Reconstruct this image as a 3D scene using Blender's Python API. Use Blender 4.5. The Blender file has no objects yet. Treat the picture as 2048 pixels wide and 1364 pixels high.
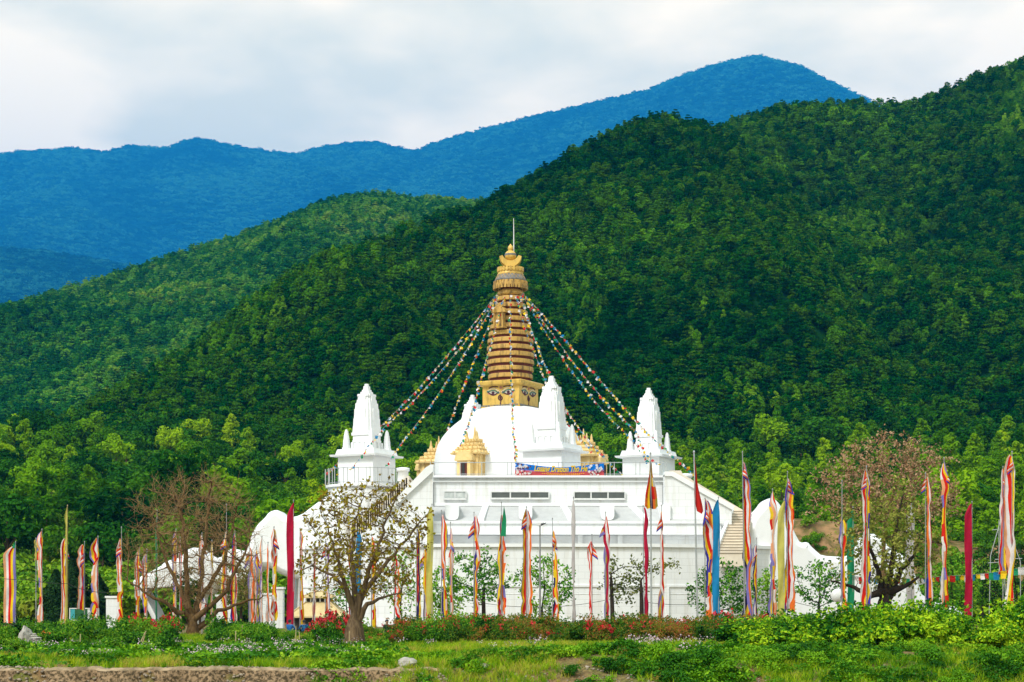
import bpy, math, random
import numpy as np
from mathutils import Vector, noise as mnoise
R = math.radians
random.seed(7); RNG = np.random.default_rng(7)
scene = bpy.context.scene
COL = scene.collection

# ------------------------------------------------------------------ camera, world, sun, exposure
CZ, F, HY = 1.7, 3600.0, 1215.0          # eye height (m), focal length (px of the 2048 px frame), horizon row
cam_d = bpy.data.cameras.new("camera"); cam = bpy.data.objects.new("camera", cam_d); COL.objects.link(cam)
cam.location = (0, 0, CZ); cam.rotation_euler = (R(90), 0, 0)
cam_d.sensor_width = 36; cam_d.lens = 36 * F / 2048; cam_d.shift_y = (HY - 682) / 2048
cam_d.clip_start = 0.5; cam_d.clip_end = 40000
scene.camera = cam

SUN_DIR = Vector((-0.42, -0.52, 0.74)).normalized()      # towards the sun: behind the camera, to its left
sd = bpy.data.lights.new("sun", 'SUN'); sun = bpy.data.objects.new("sun", sd); COL.objects.link(sun)
sd.energy = 2.1; sd.angle = R(15); sd.color = (1.0, 0.985, 0.96)
sun.rotation_euler = (-SUN_DIR).to_track_quat('-Z', 'Y').to_euler()
sun.location = (-60, -60, 120)

W = bpy.data.worlds.new("World"); scene.world = W; W.use_nodes = True
nt = W.node_tree; nt.nodes.clear(); N = nt.nodes.new; L = nt.links.new
out = N('ShaderNodeOutputWorld'); bg = N('ShaderNodeBackground')
sky = N('ShaderNodeTexSky'); sky.sky_type = 'NISHITA'; sky.sun_disc = False
sky.sun_elevation = math.asin(SUN_DIR.z); sky.sun_rotation = math.atan2(SUN_DIR.x, SUN_DIR.y)
tc = N('ShaderNodeTexCoord'); mp = N('ShaderNodeMapping'); mp.inputs['Scale'].default_value = (7.0, 3.0, 17.0)
mp.inputs['Location'].default_value = (5.3, 0.4, 2.35)
nz = N('ShaderNodeTexNoise'); nz.inputs['Scale'].default_value = 1.0; nz.inputs['Detail'].default_value = 7; nz.inputs['Roughness'].default_value = 0.52
nz.inputs['Distortion'].default_value = 0.15
rp = N('ShaderNodeValToRGB'); rp.color_ramp.elements[0].position = 0.40; rp.color_ramp.elements[1].position = 0.62
rp.color_ramp.elements[0].color = (9.3, 9.3, 6.7, 1); rp.color_ramp.elements[1].color = (13.6, 12.4, 8.8, 1)
# sky tint set for lighting: warm, bright ahead; dimmer, cooler overhead and behind camera
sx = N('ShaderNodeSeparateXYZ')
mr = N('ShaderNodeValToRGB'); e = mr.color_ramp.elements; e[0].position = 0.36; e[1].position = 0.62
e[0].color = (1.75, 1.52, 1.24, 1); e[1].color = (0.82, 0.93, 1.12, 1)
vm = N('ShaderNodeVectorMath'); vm.operation = 'MULTIPLY'
mx = N('ShaderNodeMix'); mx.data_type = 'RGBA'; mx.inputs[0].default_value = 0.93
L(tc.outputs['Generated'], mp.inputs[0]); L(mp.outputs[0], nz.inputs['Vector']); dp = N('ShaderNodeVectorMath'); dp.operation = 'DOT_PRODUCT'; dp.inputs[1].default_value = Vector((-0.27, 0.927, 0.222)).normalized()
db = N('ShaderNodeMapRange'); db.inputs[1].default_value = 0.9955; db.inputs[2].default_value = 0.9996; db.inputs[3].default_value = 0.0; db.inputs[4].default_value = 0.22; db.interpolation_type = 'SMOOTHSTEP'
ad_ = N('ShaderNodeMath'); ad_.operation = 'ADD'
L(tc.outputs['Generated'], dp.inputs[0]); L(dp.outputs['Value'], db.inputs[0]); L(nz.outputs[0], ad_.inputs[0]); L(db.outputs[0], ad_.inputs[1]); L(ad_.outputs[0], rp.inputs[0])
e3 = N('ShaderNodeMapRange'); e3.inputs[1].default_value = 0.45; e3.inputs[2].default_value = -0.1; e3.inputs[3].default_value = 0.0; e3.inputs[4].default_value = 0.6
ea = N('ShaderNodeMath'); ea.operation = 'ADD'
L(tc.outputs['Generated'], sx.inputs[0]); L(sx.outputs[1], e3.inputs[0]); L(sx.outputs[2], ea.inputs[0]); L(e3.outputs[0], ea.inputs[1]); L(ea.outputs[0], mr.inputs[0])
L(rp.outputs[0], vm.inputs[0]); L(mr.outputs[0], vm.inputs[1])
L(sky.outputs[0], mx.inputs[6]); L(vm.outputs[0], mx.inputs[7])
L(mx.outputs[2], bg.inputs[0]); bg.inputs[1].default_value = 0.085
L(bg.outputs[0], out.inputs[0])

scene.view_settings.view_transform = 'Standard'; scene.view_settings.look = 'None'
scene.view_settings.gamma = 1.0; scene.view_settings.exposure = 0.58
scene.view_settings.use_curve_mapping = False
cy = scene.cycles
cy.max_bounces = 5; cy.diffuse_bounces = 3; cy.glossy_bounces = 2; cy.transmission_bounces = 3; cy.transparent_max_bounces = 4
cy.volume_bounces = 1; cy.use_denoising = True
cy.denoiser = 'OPENIMAGEDENOISE'; cy.denoising_input_passes = 'RGB_ALBEDO_NORMAL'
cy.caustics_reflective = False; cy.caustics_refractive = False

# ------------------------------------------------------------------ helpers
def P(px, py, D):
    """pixel of the photograph at distance D -> point in the place"""
    return ((px - 1024) / F * D, D, CZ + (HY - py) / F * D)
def X(px, D): return (px - 1024) / F * D
def Z(py, D): return CZ + (HY - py) / F * D

def tag(o, label=None, cat=None, group=None, kind=None):
    if label: o["label"] = label
    if cat: o["category"] = cat
    if group: o["group"] = group
    if kind: o["kind"] = kind
    return o

def empty(name, loc, label, cat, group=None, rz=0, scale=1):
    o = bpy.data.objects.new(name, None); COL.objects.link(o); o.location = loc; o.rotation_euler.z = rz
    o.scale = (scale,) * 3; o.empty_display_size = 0.3
    return tag(o, label, cat, group)

class MB:
    """collects polygons and links them as ONE mesh object"""
    def __init__(s): s.v = []; s.f = []; s.m = []; s.sm = []; s.n = 0
    def add(s, verts, faces, mat=0, smooth=False):
        s.v.append(np.asarray(verts, float).reshape(-1, 3)); b = s.n; s.n += len(s.v[-1])
        s.f.extend([tuple(i + b for i in f) for f in faces])
        if isinstance(mat, int): s.m.extend([mat] * len(faces))
        else: s.m.extend(mat)
        s.sm.extend([smooth] * len(faces)); return s
    def box(s, c, size, rz=0, mat=0):
        x, y, z = [d / 2 for d in size]; cr, sr = math.cos(rz), math.sin(rz)
        vs = []
        for a, b, h in ((-x,-y,-z),(x,-y,-z),(x,y,-z),(-x,y,-z),(-x,-y,z),(x,-y,z),(x,y,z),(-x,y,z)):
            vs.append((c[0] + a*cr - b*sr, c[1] + a*sr + b*cr, c[2] + h))
        return s.add(vs, [(3,2,1,0),(4,5,6,7),(0,1,5,4),(1,2,6,5),(2,3,7,6),(3,0,4,7)], mat)
    def bb(s, x0, x1, y0, y1, z0, z1, mat=0):
        return s.box(((x0+x1)/2, (y0+y1)/2, (z0+z1)/2), (abs(x1-x0), abs(y1-y0), abs(z1-z0)), 0, mat)
    def loft(s, rings, cap=True, mat=0, smooth=False):
        n = len(rings[0]); vs = [p for r in rings for p in r]; fs = []
        for k in range(len(rings) - 1):
            for i in range(n):
                j = (i + 1) % n; fs.append((k*n+i, k*n+j, (k+1)*n+j, (k+1)*n+i))
        s.add(vs, fs, mat, smooth)
        if cap:
            s.add(rings[0], [tuple(range(n))[::-1]], mat); s.add(rings[-1], [tuple(range(n))], mat)
        return s
    def prism(s, poly, z0, z1, mat=0):
        return s.loft([[(x, y, z0) for x, y in poly], [(x, y, z1) for x, y in poly]], True, mat)
    def lathe(s, prof, c=(0, 0), n=48, mat=0, smooth=True, cap=True, ph=0):
        rings = [[(c[0] + r*math.cos(ph+2*math.pi*i/n), c[1] + r*math.sin(ph+2*math.pi*i/n), z) for i in range(n)] for r, z in prof]
        return s.loft(rings, cap, mat, smooth)
    def tube(s, pts, rad, n=6, mat=0, smooth=True):
        pts = [Vector(p) for p in pts]; rings = []
        if not hasattr(rad, '__len__'): rad = [rad] * len(pts)
        for i, p in enumerate(pts):
            t = (pts[min(i+1, len(pts)-1)] - pts[max(i-1, 0)]).normalized()
            u = t.cross(Vector((0, 1, 0.01))) if abs(t.y) < 0.9 else t.cross(Vector((1, 0, 0.01)))
            u.normalize(); w = t.cross(u)
            rings.append([tuple(p + rad[i]*(u*math.cos(2*math.pi*k/n) + w*math.sin(2*math.pi*k/n))) for k in range(n)])
        return s.loft(rings, True, mat, smooth)
    def build(s, name, mats, parent=None, org=(0, 0, 0), link=True):
        me = bpy.data.meshes.new(name)
        vs = np.concatenate(s.v) - np.asarray(org, float)
        if parent is not None and tuple(org) == (0, 0, 0) and link: vs = vs - np.asarray(parent_loc(parent))
        me.from_pydata(vs.tolist(), [], s.f)
        for m in (mats if isinstance(mats, (list, tuple)) else [mats]): me.materials.append(m)
        if any(s.m): me.polygons.foreach_set('material_index', s.m)
        me.polygons.foreach_set('use_smooth', s.sm); me.update()
        o = bpy.data.objects.new(name, me)
        if link: COL.objects.link(o)
        if parent is not None: o.parent = parent
        return o
def parent_loc(p):
    v = np.zeros(3)
    while p is not None: v += np.array(p.location); p = p.parent
    return v
def fast_mesh(name, verts, quads, mats, mi=None, smooth=False):
    """numpy arrays of vertices and quads -> mesh data"""
    me = bpy.data.meshes.new(name); nv, nf = len(verts), len(quads)
    me.vertices.add(nv); me.vertices.foreach_set('co', np.asarray(verts, np.float32).ravel())
    k = quads.shape[1]
    me.loops.add(nf * k); me.loops.foreach_set('vertex_index', np.asarray(quads, np.int32).ravel())
    me.polygons.add(nf); me.polygons.foreach_set('loop_start', np.arange(nf, dtype=np.int32) * k)
    for m in (mats if isinstance(mats, (list, tuple)) else [mats]): me.materials.append(m)
    if mi is not None: me.polygons.foreach_set('material_index', np.asarray(mi, np.int32))
    me.polygons.foreach_set('use_smooth', np.full(nf, smooth))
    me.update(calc_edges=True); me.validate(); return me
def obj(name, me, parent=None, loc=(0, 0, 0), link=True):
    o = bpy.data.objects.new(name, me)
    if link: COL.objects.link(o)
    o.location = loc
    if parent is not None: o.parent = parent
    return o
def copy_tree(o, parent=None):
    c = o.copy(); COL.objects.link(c)
    if parent is not None: c.parent = parent
    for ch in o.children: copy_tree(ch, c)
    return c

def vnoise(x, y, seed=0):
    """2-D value noise on arrays, -1..1"""
    x = np.asarray(x, float); y = np.asarray(y, float)
    xi = np.floor(x).astype(np.int64); yi = np.floor(y).astype(np.int64); fx = x - xi; fy = y - yi
    fx = fx*fx*(3-2*fx); fy = fy*fy*(3-2*fy)
    def h(a, b):
        n = (a * 374761393 + b * 668265263 + seed * 974634533) & 0x7fffffff
        n = ((n ^ (n >> 13)) * 1274126177) & 0x7fffffff
        return ((n ^ (n >> 16)) & 0xffff) / 32767.5 - 1
    return (h(xi, yi)*(1-fx)+h(xi+1, yi)*fx)*(1-fy) + (h(xi, yi+1)*(1-fx)+h(xi+1, yi+1)*fx)*fy
def fbm(x, y, seed=0, o=4):
    a, r = 1.0, 0
    for k in range(o): r = r + a * vnoise(x * 2**k, y * 2**k, seed + k); a *= 0.5
    return r

# ------------------------------------------------------------------ materials
def newmat(name):
    m = bpy.data.materials.new(name); m.use_nodes = True; t = m.node_tree
    return m, t, t.nodes.new, t.links.new, t.nodes['Principled BSDF']
def mat(name, c, rough=0.7, c2=None, scale=3.0, metal=0.0, bump=0.0, spec=0.35, lo=0.35, hi=0.7, stretch=(1, 1, 1)):
    """plain surface with a noise-mottled colour"""
    m, t, N, L, b = newmat(name)
    b.inputs['Roughness'].default_value = rough; b.inputs['Metallic'].default_value = metal
    b.inputs['Specular IOR Level'].default_value = spec
    if c2 is None: c2 = tuple(v * 0.82 for v in c)
    g = N('ShaderNodeNewGeometry'); mp = N('ShaderNodeMapping'); mp.inputs['Scale'].default_value = stretch
    n = N('ShaderNodeTexNoise'); n.inputs['Scale'].default_value = scale; n.inputs['Detail'].default_value = 5; n.inputs['Roughness'].default_value = 0.6
    r = N('ShaderNodeValToRGB'); r.color_ramp.elements[0].position = lo; r.color_ramp.elements[1].position = hi
    r.color_ramp.elements[0].color = (*c2, 1); r.color_ramp.elements[1].color = (*c, 1)
    L(g.outputs['Position'], mp.inputs[0]); L(mp.outputs[0], n.inputs['Vector']); L(n.outputs[0], r.inputs[0]); L(r.outputs[0], b.inputs['Base Color'])
    if bump:
        bp = N('ShaderNodeBump'); bp.inputs['Strength'].default_value = bump; L(n.outputs[0], bp.inputs['Height']); L(bp.outputs[0], b.inputs['Normal'])
    return m
def plaster(name, c=(0.80, 0.805, 0.815), joint=0.84, rust=0.085):
    """white block wall: faint joints, faint rain streaks"""
    m, t, N, L, b = newmat(name)
    b.inputs['Roughness'].default_value = 0.75; b.inputs['Specular IOR Level'].default_value = 0.25
    g = N('ShaderNodeNewGeometry'); s = N('ShaderNodeSeparateXYZ'); L(g.outputs['Position'], s.inputs[0])
    ad = N('ShaderNodeMath'); ad.operation = 'MULTIPLY_ADD'; ad.inputs[1].default_value = 0.8; L(s.outputs[1], ad.inputs[0]); L(s.outputs[0], ad.inputs[2])
    cb = N('ShaderNodeCombineXYZ'); L(ad.outputs[0], cb.inputs[0]); L(s.outputs[2], cb.inputs[1])
    br = N('ShaderNodeTexBrick'); br.inputs['Scale'].default_value = 1.0
    br.inputs['Brick Width'].default_value = 1.2; br.inputs['Row Height'].default_value = 0.6; br.inputs['Mortar Size'].default_value = 0.022
    br.inputs['Color1'].default_value = (*c, 1); br.inputs['Color2'].default_value = (*[v*0.965 for v in c], 1)
    br.inputs['Mortar'].default_value = (*[v*joint for v in c], 1); L(cb.outputs[0], br.inputs['Vector'])
    mp = N('ShaderNodeMapping'); mp.inputs['Scale'].default_value = (1.6, 1.6, 0.16); L(g.outputs['Position'], mp.inputs[0])
    n = N('ShaderNodeTexNoise'); n.inputs['Scale'].default_value = 1.3; n.inputs['Detail'].default_value = 6; L(mp.outputs[0], n.inputs['Vector'])
    r = N('ShaderNodeValToRGB'); r.color_ramp.elements[0].position = 0.52; r.color_ramp.elements[1].position = 0.8
    r.color_ramp.elements[0].color = (1, 1, 1, 1); r.color_ramp.elements[1].color = (1-rust*2.4, 1-rust*2.8, 1-rust*3.6, 1); L(n.outputs[0], r.inputs[0])
    mu = N('ShaderNodeMix'); mu.data_type = 'RGBA'; mu.blend_type = 'MULTIPLY'; mu.inputs[0].default_value = 1
    L(br.outputs[0], mu.inputs[6]); L(r.outputs[0], mu.inputs[7]); L(mu.outputs[2], b.inputs['Base Color'])
    return m
def leafmat(name, cols, scale=0.25, mode='pos', trans=0.25, pos=None, amp=0.45, spec=0.12):
    """foliage: colour drifts through the crown / from plant to plant and a little from leaf to leaf"""
    m, t, N, L, b = newmat(name)
    g = N('ShaderNodeNewGeometry'); oi = N('ShaderNodeObjectInfo')
    n = N('ShaderNodeTexNoise'); n.inputs['Scale'].default_value = scale; n.inputs['Detail'].default_value = 3
    L((oi.outputs['Location'] if mode == 'obj' else g.outputs['Position']), n.inputs['Vector'])
    a = N('ShaderNodeMath'); a.operation = 'MULTIPLY_ADD'; a.inputs[1].default_value = amp
    src = g.outputs['Random Per Island']
    if mode == 'obj':
        k = N('ShaderNodeMath'); k.operation = 'MULTIPLY_ADD'; k.inputs[1].default_value = 0.75
        L(oi.outputs['Random'], k.inputs[0])
        k2 = N('ShaderNodeMath'); k2.operation = 'MULTIPLY'; k2.inputs[1].default_value = 0.25; L(g.outputs['Random Per Island'], k2.inputs[0])
        L(k2.outputs[0], k.inputs[2]); src = k.outputs[0]
    if mode == 'pos':
        k = N('ShaderNodeMath'); k.operation = 'MULTIPLY_ADD'; k.inputs[1].default_value = 0.32; L(oi.outputs['Random'], k.inputs[0])
        k2 = N('ShaderNodeMath'); k2.operation = 'SUBTRACT'; k2.inputs[1].default_value = 0.16; L(n.outputs[0], k2.inputs[0]); L(k2.outputs[0], k.inputs[2])
        L(src, a.inputs[0]); L(k.outputs[0], a.inputs[2])
    else: L(src, a.inputs[0]); L(n.outputs[0], a.inputs[2])
    s2 = N('ShaderNodeMath'); s2.operation = 'SUBTRACT'; s2.inputs[1].default_value = amp / 2; L(a.outputs[0], s2.inputs[0])
    r = N('ShaderNodeValToRGB'); e = r.color_ramp.elements
    pos = pos or [0.25 + 0.5 * i / (len(cols) - 1) for i in range(len(cols))]
    while len(e) < len(cols): e.new(0.5)
    for i, c in enumerate(cols): e[i].position = pos[i]; e[i].color = (*c, 1)
    L(s2.outputs[0], r.inputs[0]); L(r.outputs[0], b.inputs['Base Color'])
    b.inputs['Roughness'].default_value = 0.6; b.inputs['Specular IOR Level'].default_value = spec
    if trans:
        tr = N('ShaderNodeBsdfTranslucent'); L(r.outputs[0], tr.inputs[0]); ms = N('ShaderNodeMixShader'); ms.inputs[0].default_value = trans
        L(b.outputs[0], ms.inputs[1]); L(tr.outputs[0], ms.inputs[2]); L(ms.outputs[0], t.nodes['Material Output'].inputs[0])
    return m
def cloth(name, c, trans=0.3):
    m, t, N, L, b = newmat(name)
    g = N('ShaderNodeNewGeometry'); n = N('ShaderNodeTexNoise'); n.inputs['Scale'].default_value = 2.5; n.inputs['Detail'].default_value = 4
    L(g.outputs['Position'], n.inputs['Vector'])
    r = N('ShaderNodeValToRGB'); r.color_ramp.elements[0].position = 0.3; r.color_ramp.elements[1].position = 0.7
    r.color_ramp.elements[0].color = (*[v*0.8 for v in c], 1); r.color_ramp.elements[1].color = (*c, 1)
    L(n.outputs[0], r.inputs[0]); L(r.outputs[0], b.inputs['Base Color']); b.inputs['Roughness'].default_value = 0.85; b.inputs['Specular IOR Level'].default_value = 0.15
    tr = N('ShaderNodeBsdfTranslucent'); L(r.outputs[0], tr.inputs[0]); ms = N('ShaderNodeMixShader'); ms.inputs[0].default_value = trans
    L(b.outputs[0], ms.inputs[1]); L(tr.outputs[0], ms.inputs[2]); L(ms.outputs[0], t.nodes['Material Output'].inputs[0])
    return m

M = {}
M['white'] = plaster('white_block_wall')
M['dome'] = plaster('dome_plaster', (0.81, 0.81, 0.815), 0.93, 0.03)
M['tower'] = mat('tower_plaster', (0.82, 0.825, 0.835), 0.7, (0.75, 0.75, 0.745), 1.2, lo=0.25, hi=0.5)
M['cream'] = mat('cream_stone', (0.78, 0.69, 0.57), 0.75, (0.7, 0.6, 0.48), 2)
M['grey'] = mat('grey_render', (0.52, 0.52, 0.515), 0.7, (0.45, 0.45, 0.445), 1.5)
M['gold'] = mat('gilded_render', (0.70, 0.45, 0.10), 0.45, (0.40, 0.24, 0.055), 1.8, metal=0.1, lo=0.3, hi=0.52, stretch=(1.3, 1.3, 0.5))
M['gold2'] = mat('weathered_gilding', (0.56, 0.33, 0.08), 0.5, (0.17, 0.10, 0.035), 2.6, metal=0.1, lo=0.34, hi=0.52, stretch=(1.6, 1.6, 0.3))
M['shrine'] = mat('ochre_yellow_paint', (0.80, 0.585, 0.27), 0.65, (0.68, 0.47, 0.18), 2.2)
M['red'] = mat('oxide_red_paint', (0.16, 0.026, 0.014), 0.8, (0.08, 0.016, 0.01), 3)
M['lead'] = mat('grey_lead', (0.22, 0.22, 0.23), 0.6, (0.12, 0.115, 0.11), 4)
M['dark'] = mat('dark_void', (0.03, 0.028, 0.025), 0.8)
M['steel'] = mat('brushed_steel', (0.55, 0.56, 0.57), 0.35, metal=0.7)
M['pole'] = mat('grey_pole_metal', (0.40, 0.40, 0.41), 0.45, (0.28, 0.28, 0.29), 6, metal=0.4)
M['bamboo'] = mat('bamboo_cane', (0.42, 0.33, 0.16), 0.6, (0.3, 0.24, 0.11), 6)
M['alu'] = mat('white_aluminium', (0.78, 0.78, 0.77), 0.4)
M['glass'] = mat('dark_window_glass', (0.09, 0.10, 0.095), 0.12, (0.06, 0.07, 0.065), 1.5, spec=0.6)
M['curtain'] = mat('pale_window_blind', (0.62, 0.64, 0.62), 0.4, (0.42, 0.45, 0.44), 3)
M['bark'] = mat('brown_bark', (0.21, 0.125, 0.052), 0.9, (0.10, 0.058, 0.026), 9, bump=0.6, spec=0.1, stretch=(1, 1, 0.35))
M['bark2'] = mat('pale_bark', (0.23, 0.155, 0.085), 0.9, (0.085, 0.055, 0.032), 8, bump=0.7, spec=0.1, stretch=(1.5, 1.5, 0.15))
M['bark3'] = mat('black_bark', (0.055, 0.04, 0.028), 0.9, (0.025, 0.018, 0.013), 9, bump=0.6, spec=0.1)
M['twig'] = mat('rusty_twigs', (0.42, 0.27, 0.12), 0.9, (0.26, 0.16, 0.065), 4, spec=0.1)
M['stone'] = mat('pale_stone', (0.46, 0.43, 0.38), 0.85, (0.28, 0.25, 0.21), 5, bump=0.5)
M['black'] = mat('black_paint', (0.02, 0.02, 0.022), 0.6)
M['purple'] = mat('plum_eye_paint', (0.10, 0.018, 0.04), 0.6)
M['teal'] = mat('teal_eye_paint', (0.03, 0.20, 0.17), 0.6)
M['eyewhite'] = mat('eye_white_paint', (0.75, 0.68, 0.55), 0.6)
M['pink'] = mat('pink_eye_paint', (0.55, 0.20, 0.22), 0.6)
# cloth colours
for k, c in dict(B=(0.06, 0.05, 0.44), Y=(0.95, 0.64, 0.02), R=(0.78, 0.025, 0.012), Wh=(0.90, 0.84, 0.83), O=(0.95, 0.20, 0.03), N=(0.03, 0.022, 0.13),
                 P=(0.26, 0.22, 0.60), A=(0.92, 0.42, 0.22), G=(0.02, 0.30, 0.13), C=(0.54, 0.012, 0.05), L=(0.62, 0.56, 0.13), U=(0.02, 0.26, 0.55),
                 S=(0.70, 0.03, 0.02), K=(0.62, 0.57, 0.56), T=(0.55, 0.42, 0.05)).items():
    M['c' + k] = cloth('cloth_' + {'B': 'violet_blue', 'Y': 'yellow', 'R': 'red', 'Wh': 'white', 'O': 'orange', 'N': 'navy', 'P': 'lavender', 'A': 'apricot', 'G': 'green',
                                  'C': 'crimson', 'L': 'lime', 'U': 'azure', 'S': 'scarlet', 'K': 'greyish_white', 'T': 'mustard'}[k], c)
# ------------------------------------------------------------------ ground, hills, mountain
def ss(a, b, x): t = np.clip((np.asarray(x, float) - a) / (b - a), 0, 1); return t * t * (3 - 2 * t)
def slope_z(y): return np.where(np.asarray(y) > 205, (np.asarray(y, float) - 205) * 0.155, 0.0)
def ground_z(x, y):
    x = np.asarray(x, float); y = np.asarray(y, float)
    px = 1024 + x / np.maximum(y, 20) * F
    right = ss(620, 1150, px)
    edge = 49.6 + right * 2.0 + 0.8 * vnoise(x * 0.35, y * 0 + 3, 5) * right
    top = 0.22 * right * (1 - ss(56, 95, y)) + 0.05 * vnoise(x * 0.5, y * 0.5, 8)
    low = -0.75 - 0.6 * right
    run = 0.35 + 6.5 * right
    k = ss(0, 1, (edge - y) / run)
    bump = right * 0.16 * fbm(x * 0.6, y * 0.6, 21, 3) * (1 - ss(60, 75, y))
    return top + (low - top) * k + bump + slope_z(y)

def grid_mesh(name, xs, ys, zf, mats):
    gx, gy = np.meshgrid(xs, ys); gz = zf(gx, gy); nx, ny = len(xs), len(ys)
    v = np.stack([gx, gy, gz], -1).reshape(-1, 3)
    i = np.arange(nx * ny).reshape(ny, nx); q = np.stack([i[:-1, :-1], i[:-1, 1:], i[1:, 1:], i[1:, :-1]], -1).reshape(-1, 4)
    return fast_mesh(name, v, q, mats, smooth=True)

def ground_material():
    m, t, N, L, b = newmat('earth_and_turf'); b.inputs['Roughness'].default_value = 0.95; b.inputs['Specular IOR Level'].default_value = 0.1
    g = N('ShaderNodeNewGeometry'); n = N('ShaderNodeTexNoise'); n.inputs['Scale'].default_value = 0.55; n.inputs['Detail'].default_value = 8; n.inputs['Roughness'].default_value = 0.65
    L(g.outputs['Position'], n.inputs['Vector'])
    r = N('ShaderNodeValToRGB'); e = r.color_ramp.elements; e[0].position = 0.38; e[1].position = 0.62
    e[0].color = (0.20, 0.115, 0.06, 1); e[1].color = (0.09, 0.12, 0.02, 1); k = e.new(0.5); k.color = (0.19, 0.14, 0.06, 1)
    L(n.outputs[0], r.inputs[0])
    n2 = N('ShaderNodeTexNoise'); n2.inputs['Scale'].default_value = 9; n2.inputs['Detail'].default_value = 6; L(g.outputs['Position'], n2.inputs['Vector'])
    r2 = N('ShaderNodeValToRGB'); r2.color_ramp.elements[0].position = 0.3; r2.color_ramp.elements[1].position = 0.75
    r2.color_ramp.elements[0].color = (0.55, 0.55, 0.55, 1); r2.color_ramp.elements[1].color = (1.5, 1.45, 1.35, 1); L(n2.outputs[0], r2.inputs[0])
    mu = N('ShaderNodeMix'); mu.data_type = 'RGBA'; mu.blend_type = 'MULTIPLY'; mu.inputs[0].default_value = 1
    L(r.outputs[0], mu.inputs[6]); L(r2.outputs[0], mu.inputs[7]); L(mu.outputs[2], b.inputs['Base Color'])
    bp = N('ShaderNodeBump'); bp.inputs['Strength'].default_value = 0.7; bp.inputs['Distance'].default_value = 0.1; L(n2.outputs[0], bp.inputs['Height']); L(bp.outputs[0], b.inputs['Normal'])
    return m
M['ground'] = ground_material()
M['dirt'] = mat('reddish_dirt', (0.33, 0.19, 0.09), 0.95, (0.12, 0.10, 0.03), 0.6, bump=0.5, spec=0.1, lo=0.4, hi=0.6)
M['gravel'] = mat('gravelly_concrete', (0.46, 0.38, 0.29), 0.95, (0.13, 0.10, 0.075), 6, bump=1.0, spec=0.1, lo=0.33, hi=0.66)
M['floor'] = mat('forest_floor', (0.005, 0.05, 0.006), 0.95, (0.003, 0.03, 0.004), 0.1, spec=0.05)

xs = np.concatenate([np.linspace(-16000, -70, 24), np.linspace(-60, 60, 301), np.linspace(70, 16000, 24)])
ys = np.concatenate([np.linspace(-60, 36, 12), np.linspace(38, 62, 121), np.linspace(62.5, 110, 60), np.linspace(115, 420, 60), [440, 480]])
# beyond the foot of the hills the ground only has to reach the horizon
def gz_far(x, y):
    z = ground_z(x, y); w = np.abs(x)
    return z
ground = obj('ground', grid_mesh('ground', xs, ys, gz_far, M['ground'])); tag(ground, kind='structure')
ys2 = np.array([480, 700, 1200, 2500, 5000, 20000.]); xs2 = np.linspace(-16000, 16000, 19)
plain = obj('land', grid_mesh('land', xs2, ys2, lambda x, y: np.where(y <= 480, 42.6, 20.0) + 0 * x, M['floor'])); tag(plain, kind='structure')

def hill(name, ridge, Db, Dr, zb, seed, rough, nx, ns, px0, px1, prof=1.0, back=0.25):
    """fan of slope running from distance Db (height zb) up to the ridge line and a little way down behind it"""
    rx, ry = zip(*ridge); px = np.linspace(px0, px1, nx); py = np.interp(px, rx, ry)
    D_r = np.interp(px, [p for p, _ in Dr], [d for _, d in Dr]); D_b = np.interp(px, [p for p, _ in Db], [d for _, d in Db])
    s = np.linspace(0, 1 + back, ns)[:, None]
    Dd = D_b + (D_r - D_b) * s
    x = (px - 1024) / F * Dd
    zr = CZ + (HY - py) / F * D_r
    z0 = zb(D_b)
    up = np.where(s <= 1, np.clip(s, 0, 1) ** prof, 1 - (s - 1) * 1.6)
    z = z0 + (zr - z0) * up
    wob = (fbm(x * rough[1], Dd * rough[1], seed, 4) * rough[0] + (1 - 2 * np.abs(vnoise(x * rough[1] * 1.1 + Dd * rough[1] * .35, Dd * rough[1] * .35, seed + 50))) * rough[0] * 1.3) * np.clip(s * 3, 0, 1) * np.where(s <= 1, np.clip((1 - s) * 4, 0.04, 1), 0.04)
    z = z + wob
    v = np.stack([x, Dd + 0 * x, z], -1).reshape(-1, 3)
    i = np.arange(nx * ns).reshape(ns, nx); q = np.stack([i[:-1, :-1], i[:-1, 1:], i[1:, 1:], i[1:, :-1]], -1).reshape(-1, 4)
    me = fast_mesh(name, v, q, M['floor'], smooth=True)
    o = obj(name, me); tag(o, kind='structure'); return o

RA = [(-400, 920), (0, 900), (60, 888), (130, 862), (200, 818), (300, 772), (400, 706), (480, 642), (560, 588), (640, 543), (700, 518), (760, 496), (820, 474), (880, 452),
      (940, 438), (1000, 408), (1060, 373), (1110, 344), (1170, 309), (1230, 282), (1290, 257), (1340, 251), (1400, 266), (1470, 300), (1560, 380), (1620, 460), (1680, 560), (1720, 640), (1800, 720), (1900, 760), (2100, 790), (2500, 800)]
RA2 = [(900, 600), (1100, 480), (1250, 360), (1350, 290), (1450, 268), (1500, 250), (1560, 232), (1640, 222), (1700, 216), (1760, 222), (1810, 226), (1870, 203), (1950, 168), (2048, 133), (2200, 85), (2500, 20)]
RB = [(-400, 740), (0, 635), (100, 602), (200, 572), (320, 532), (400, 506), (480, 486), (560, 456), (640, 420), (690, 406), (740, 401), (780, 403), (830, 412), (880, 408), (940, 418), (1040, 412), (1200, 470), (1500, 560)]
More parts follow.
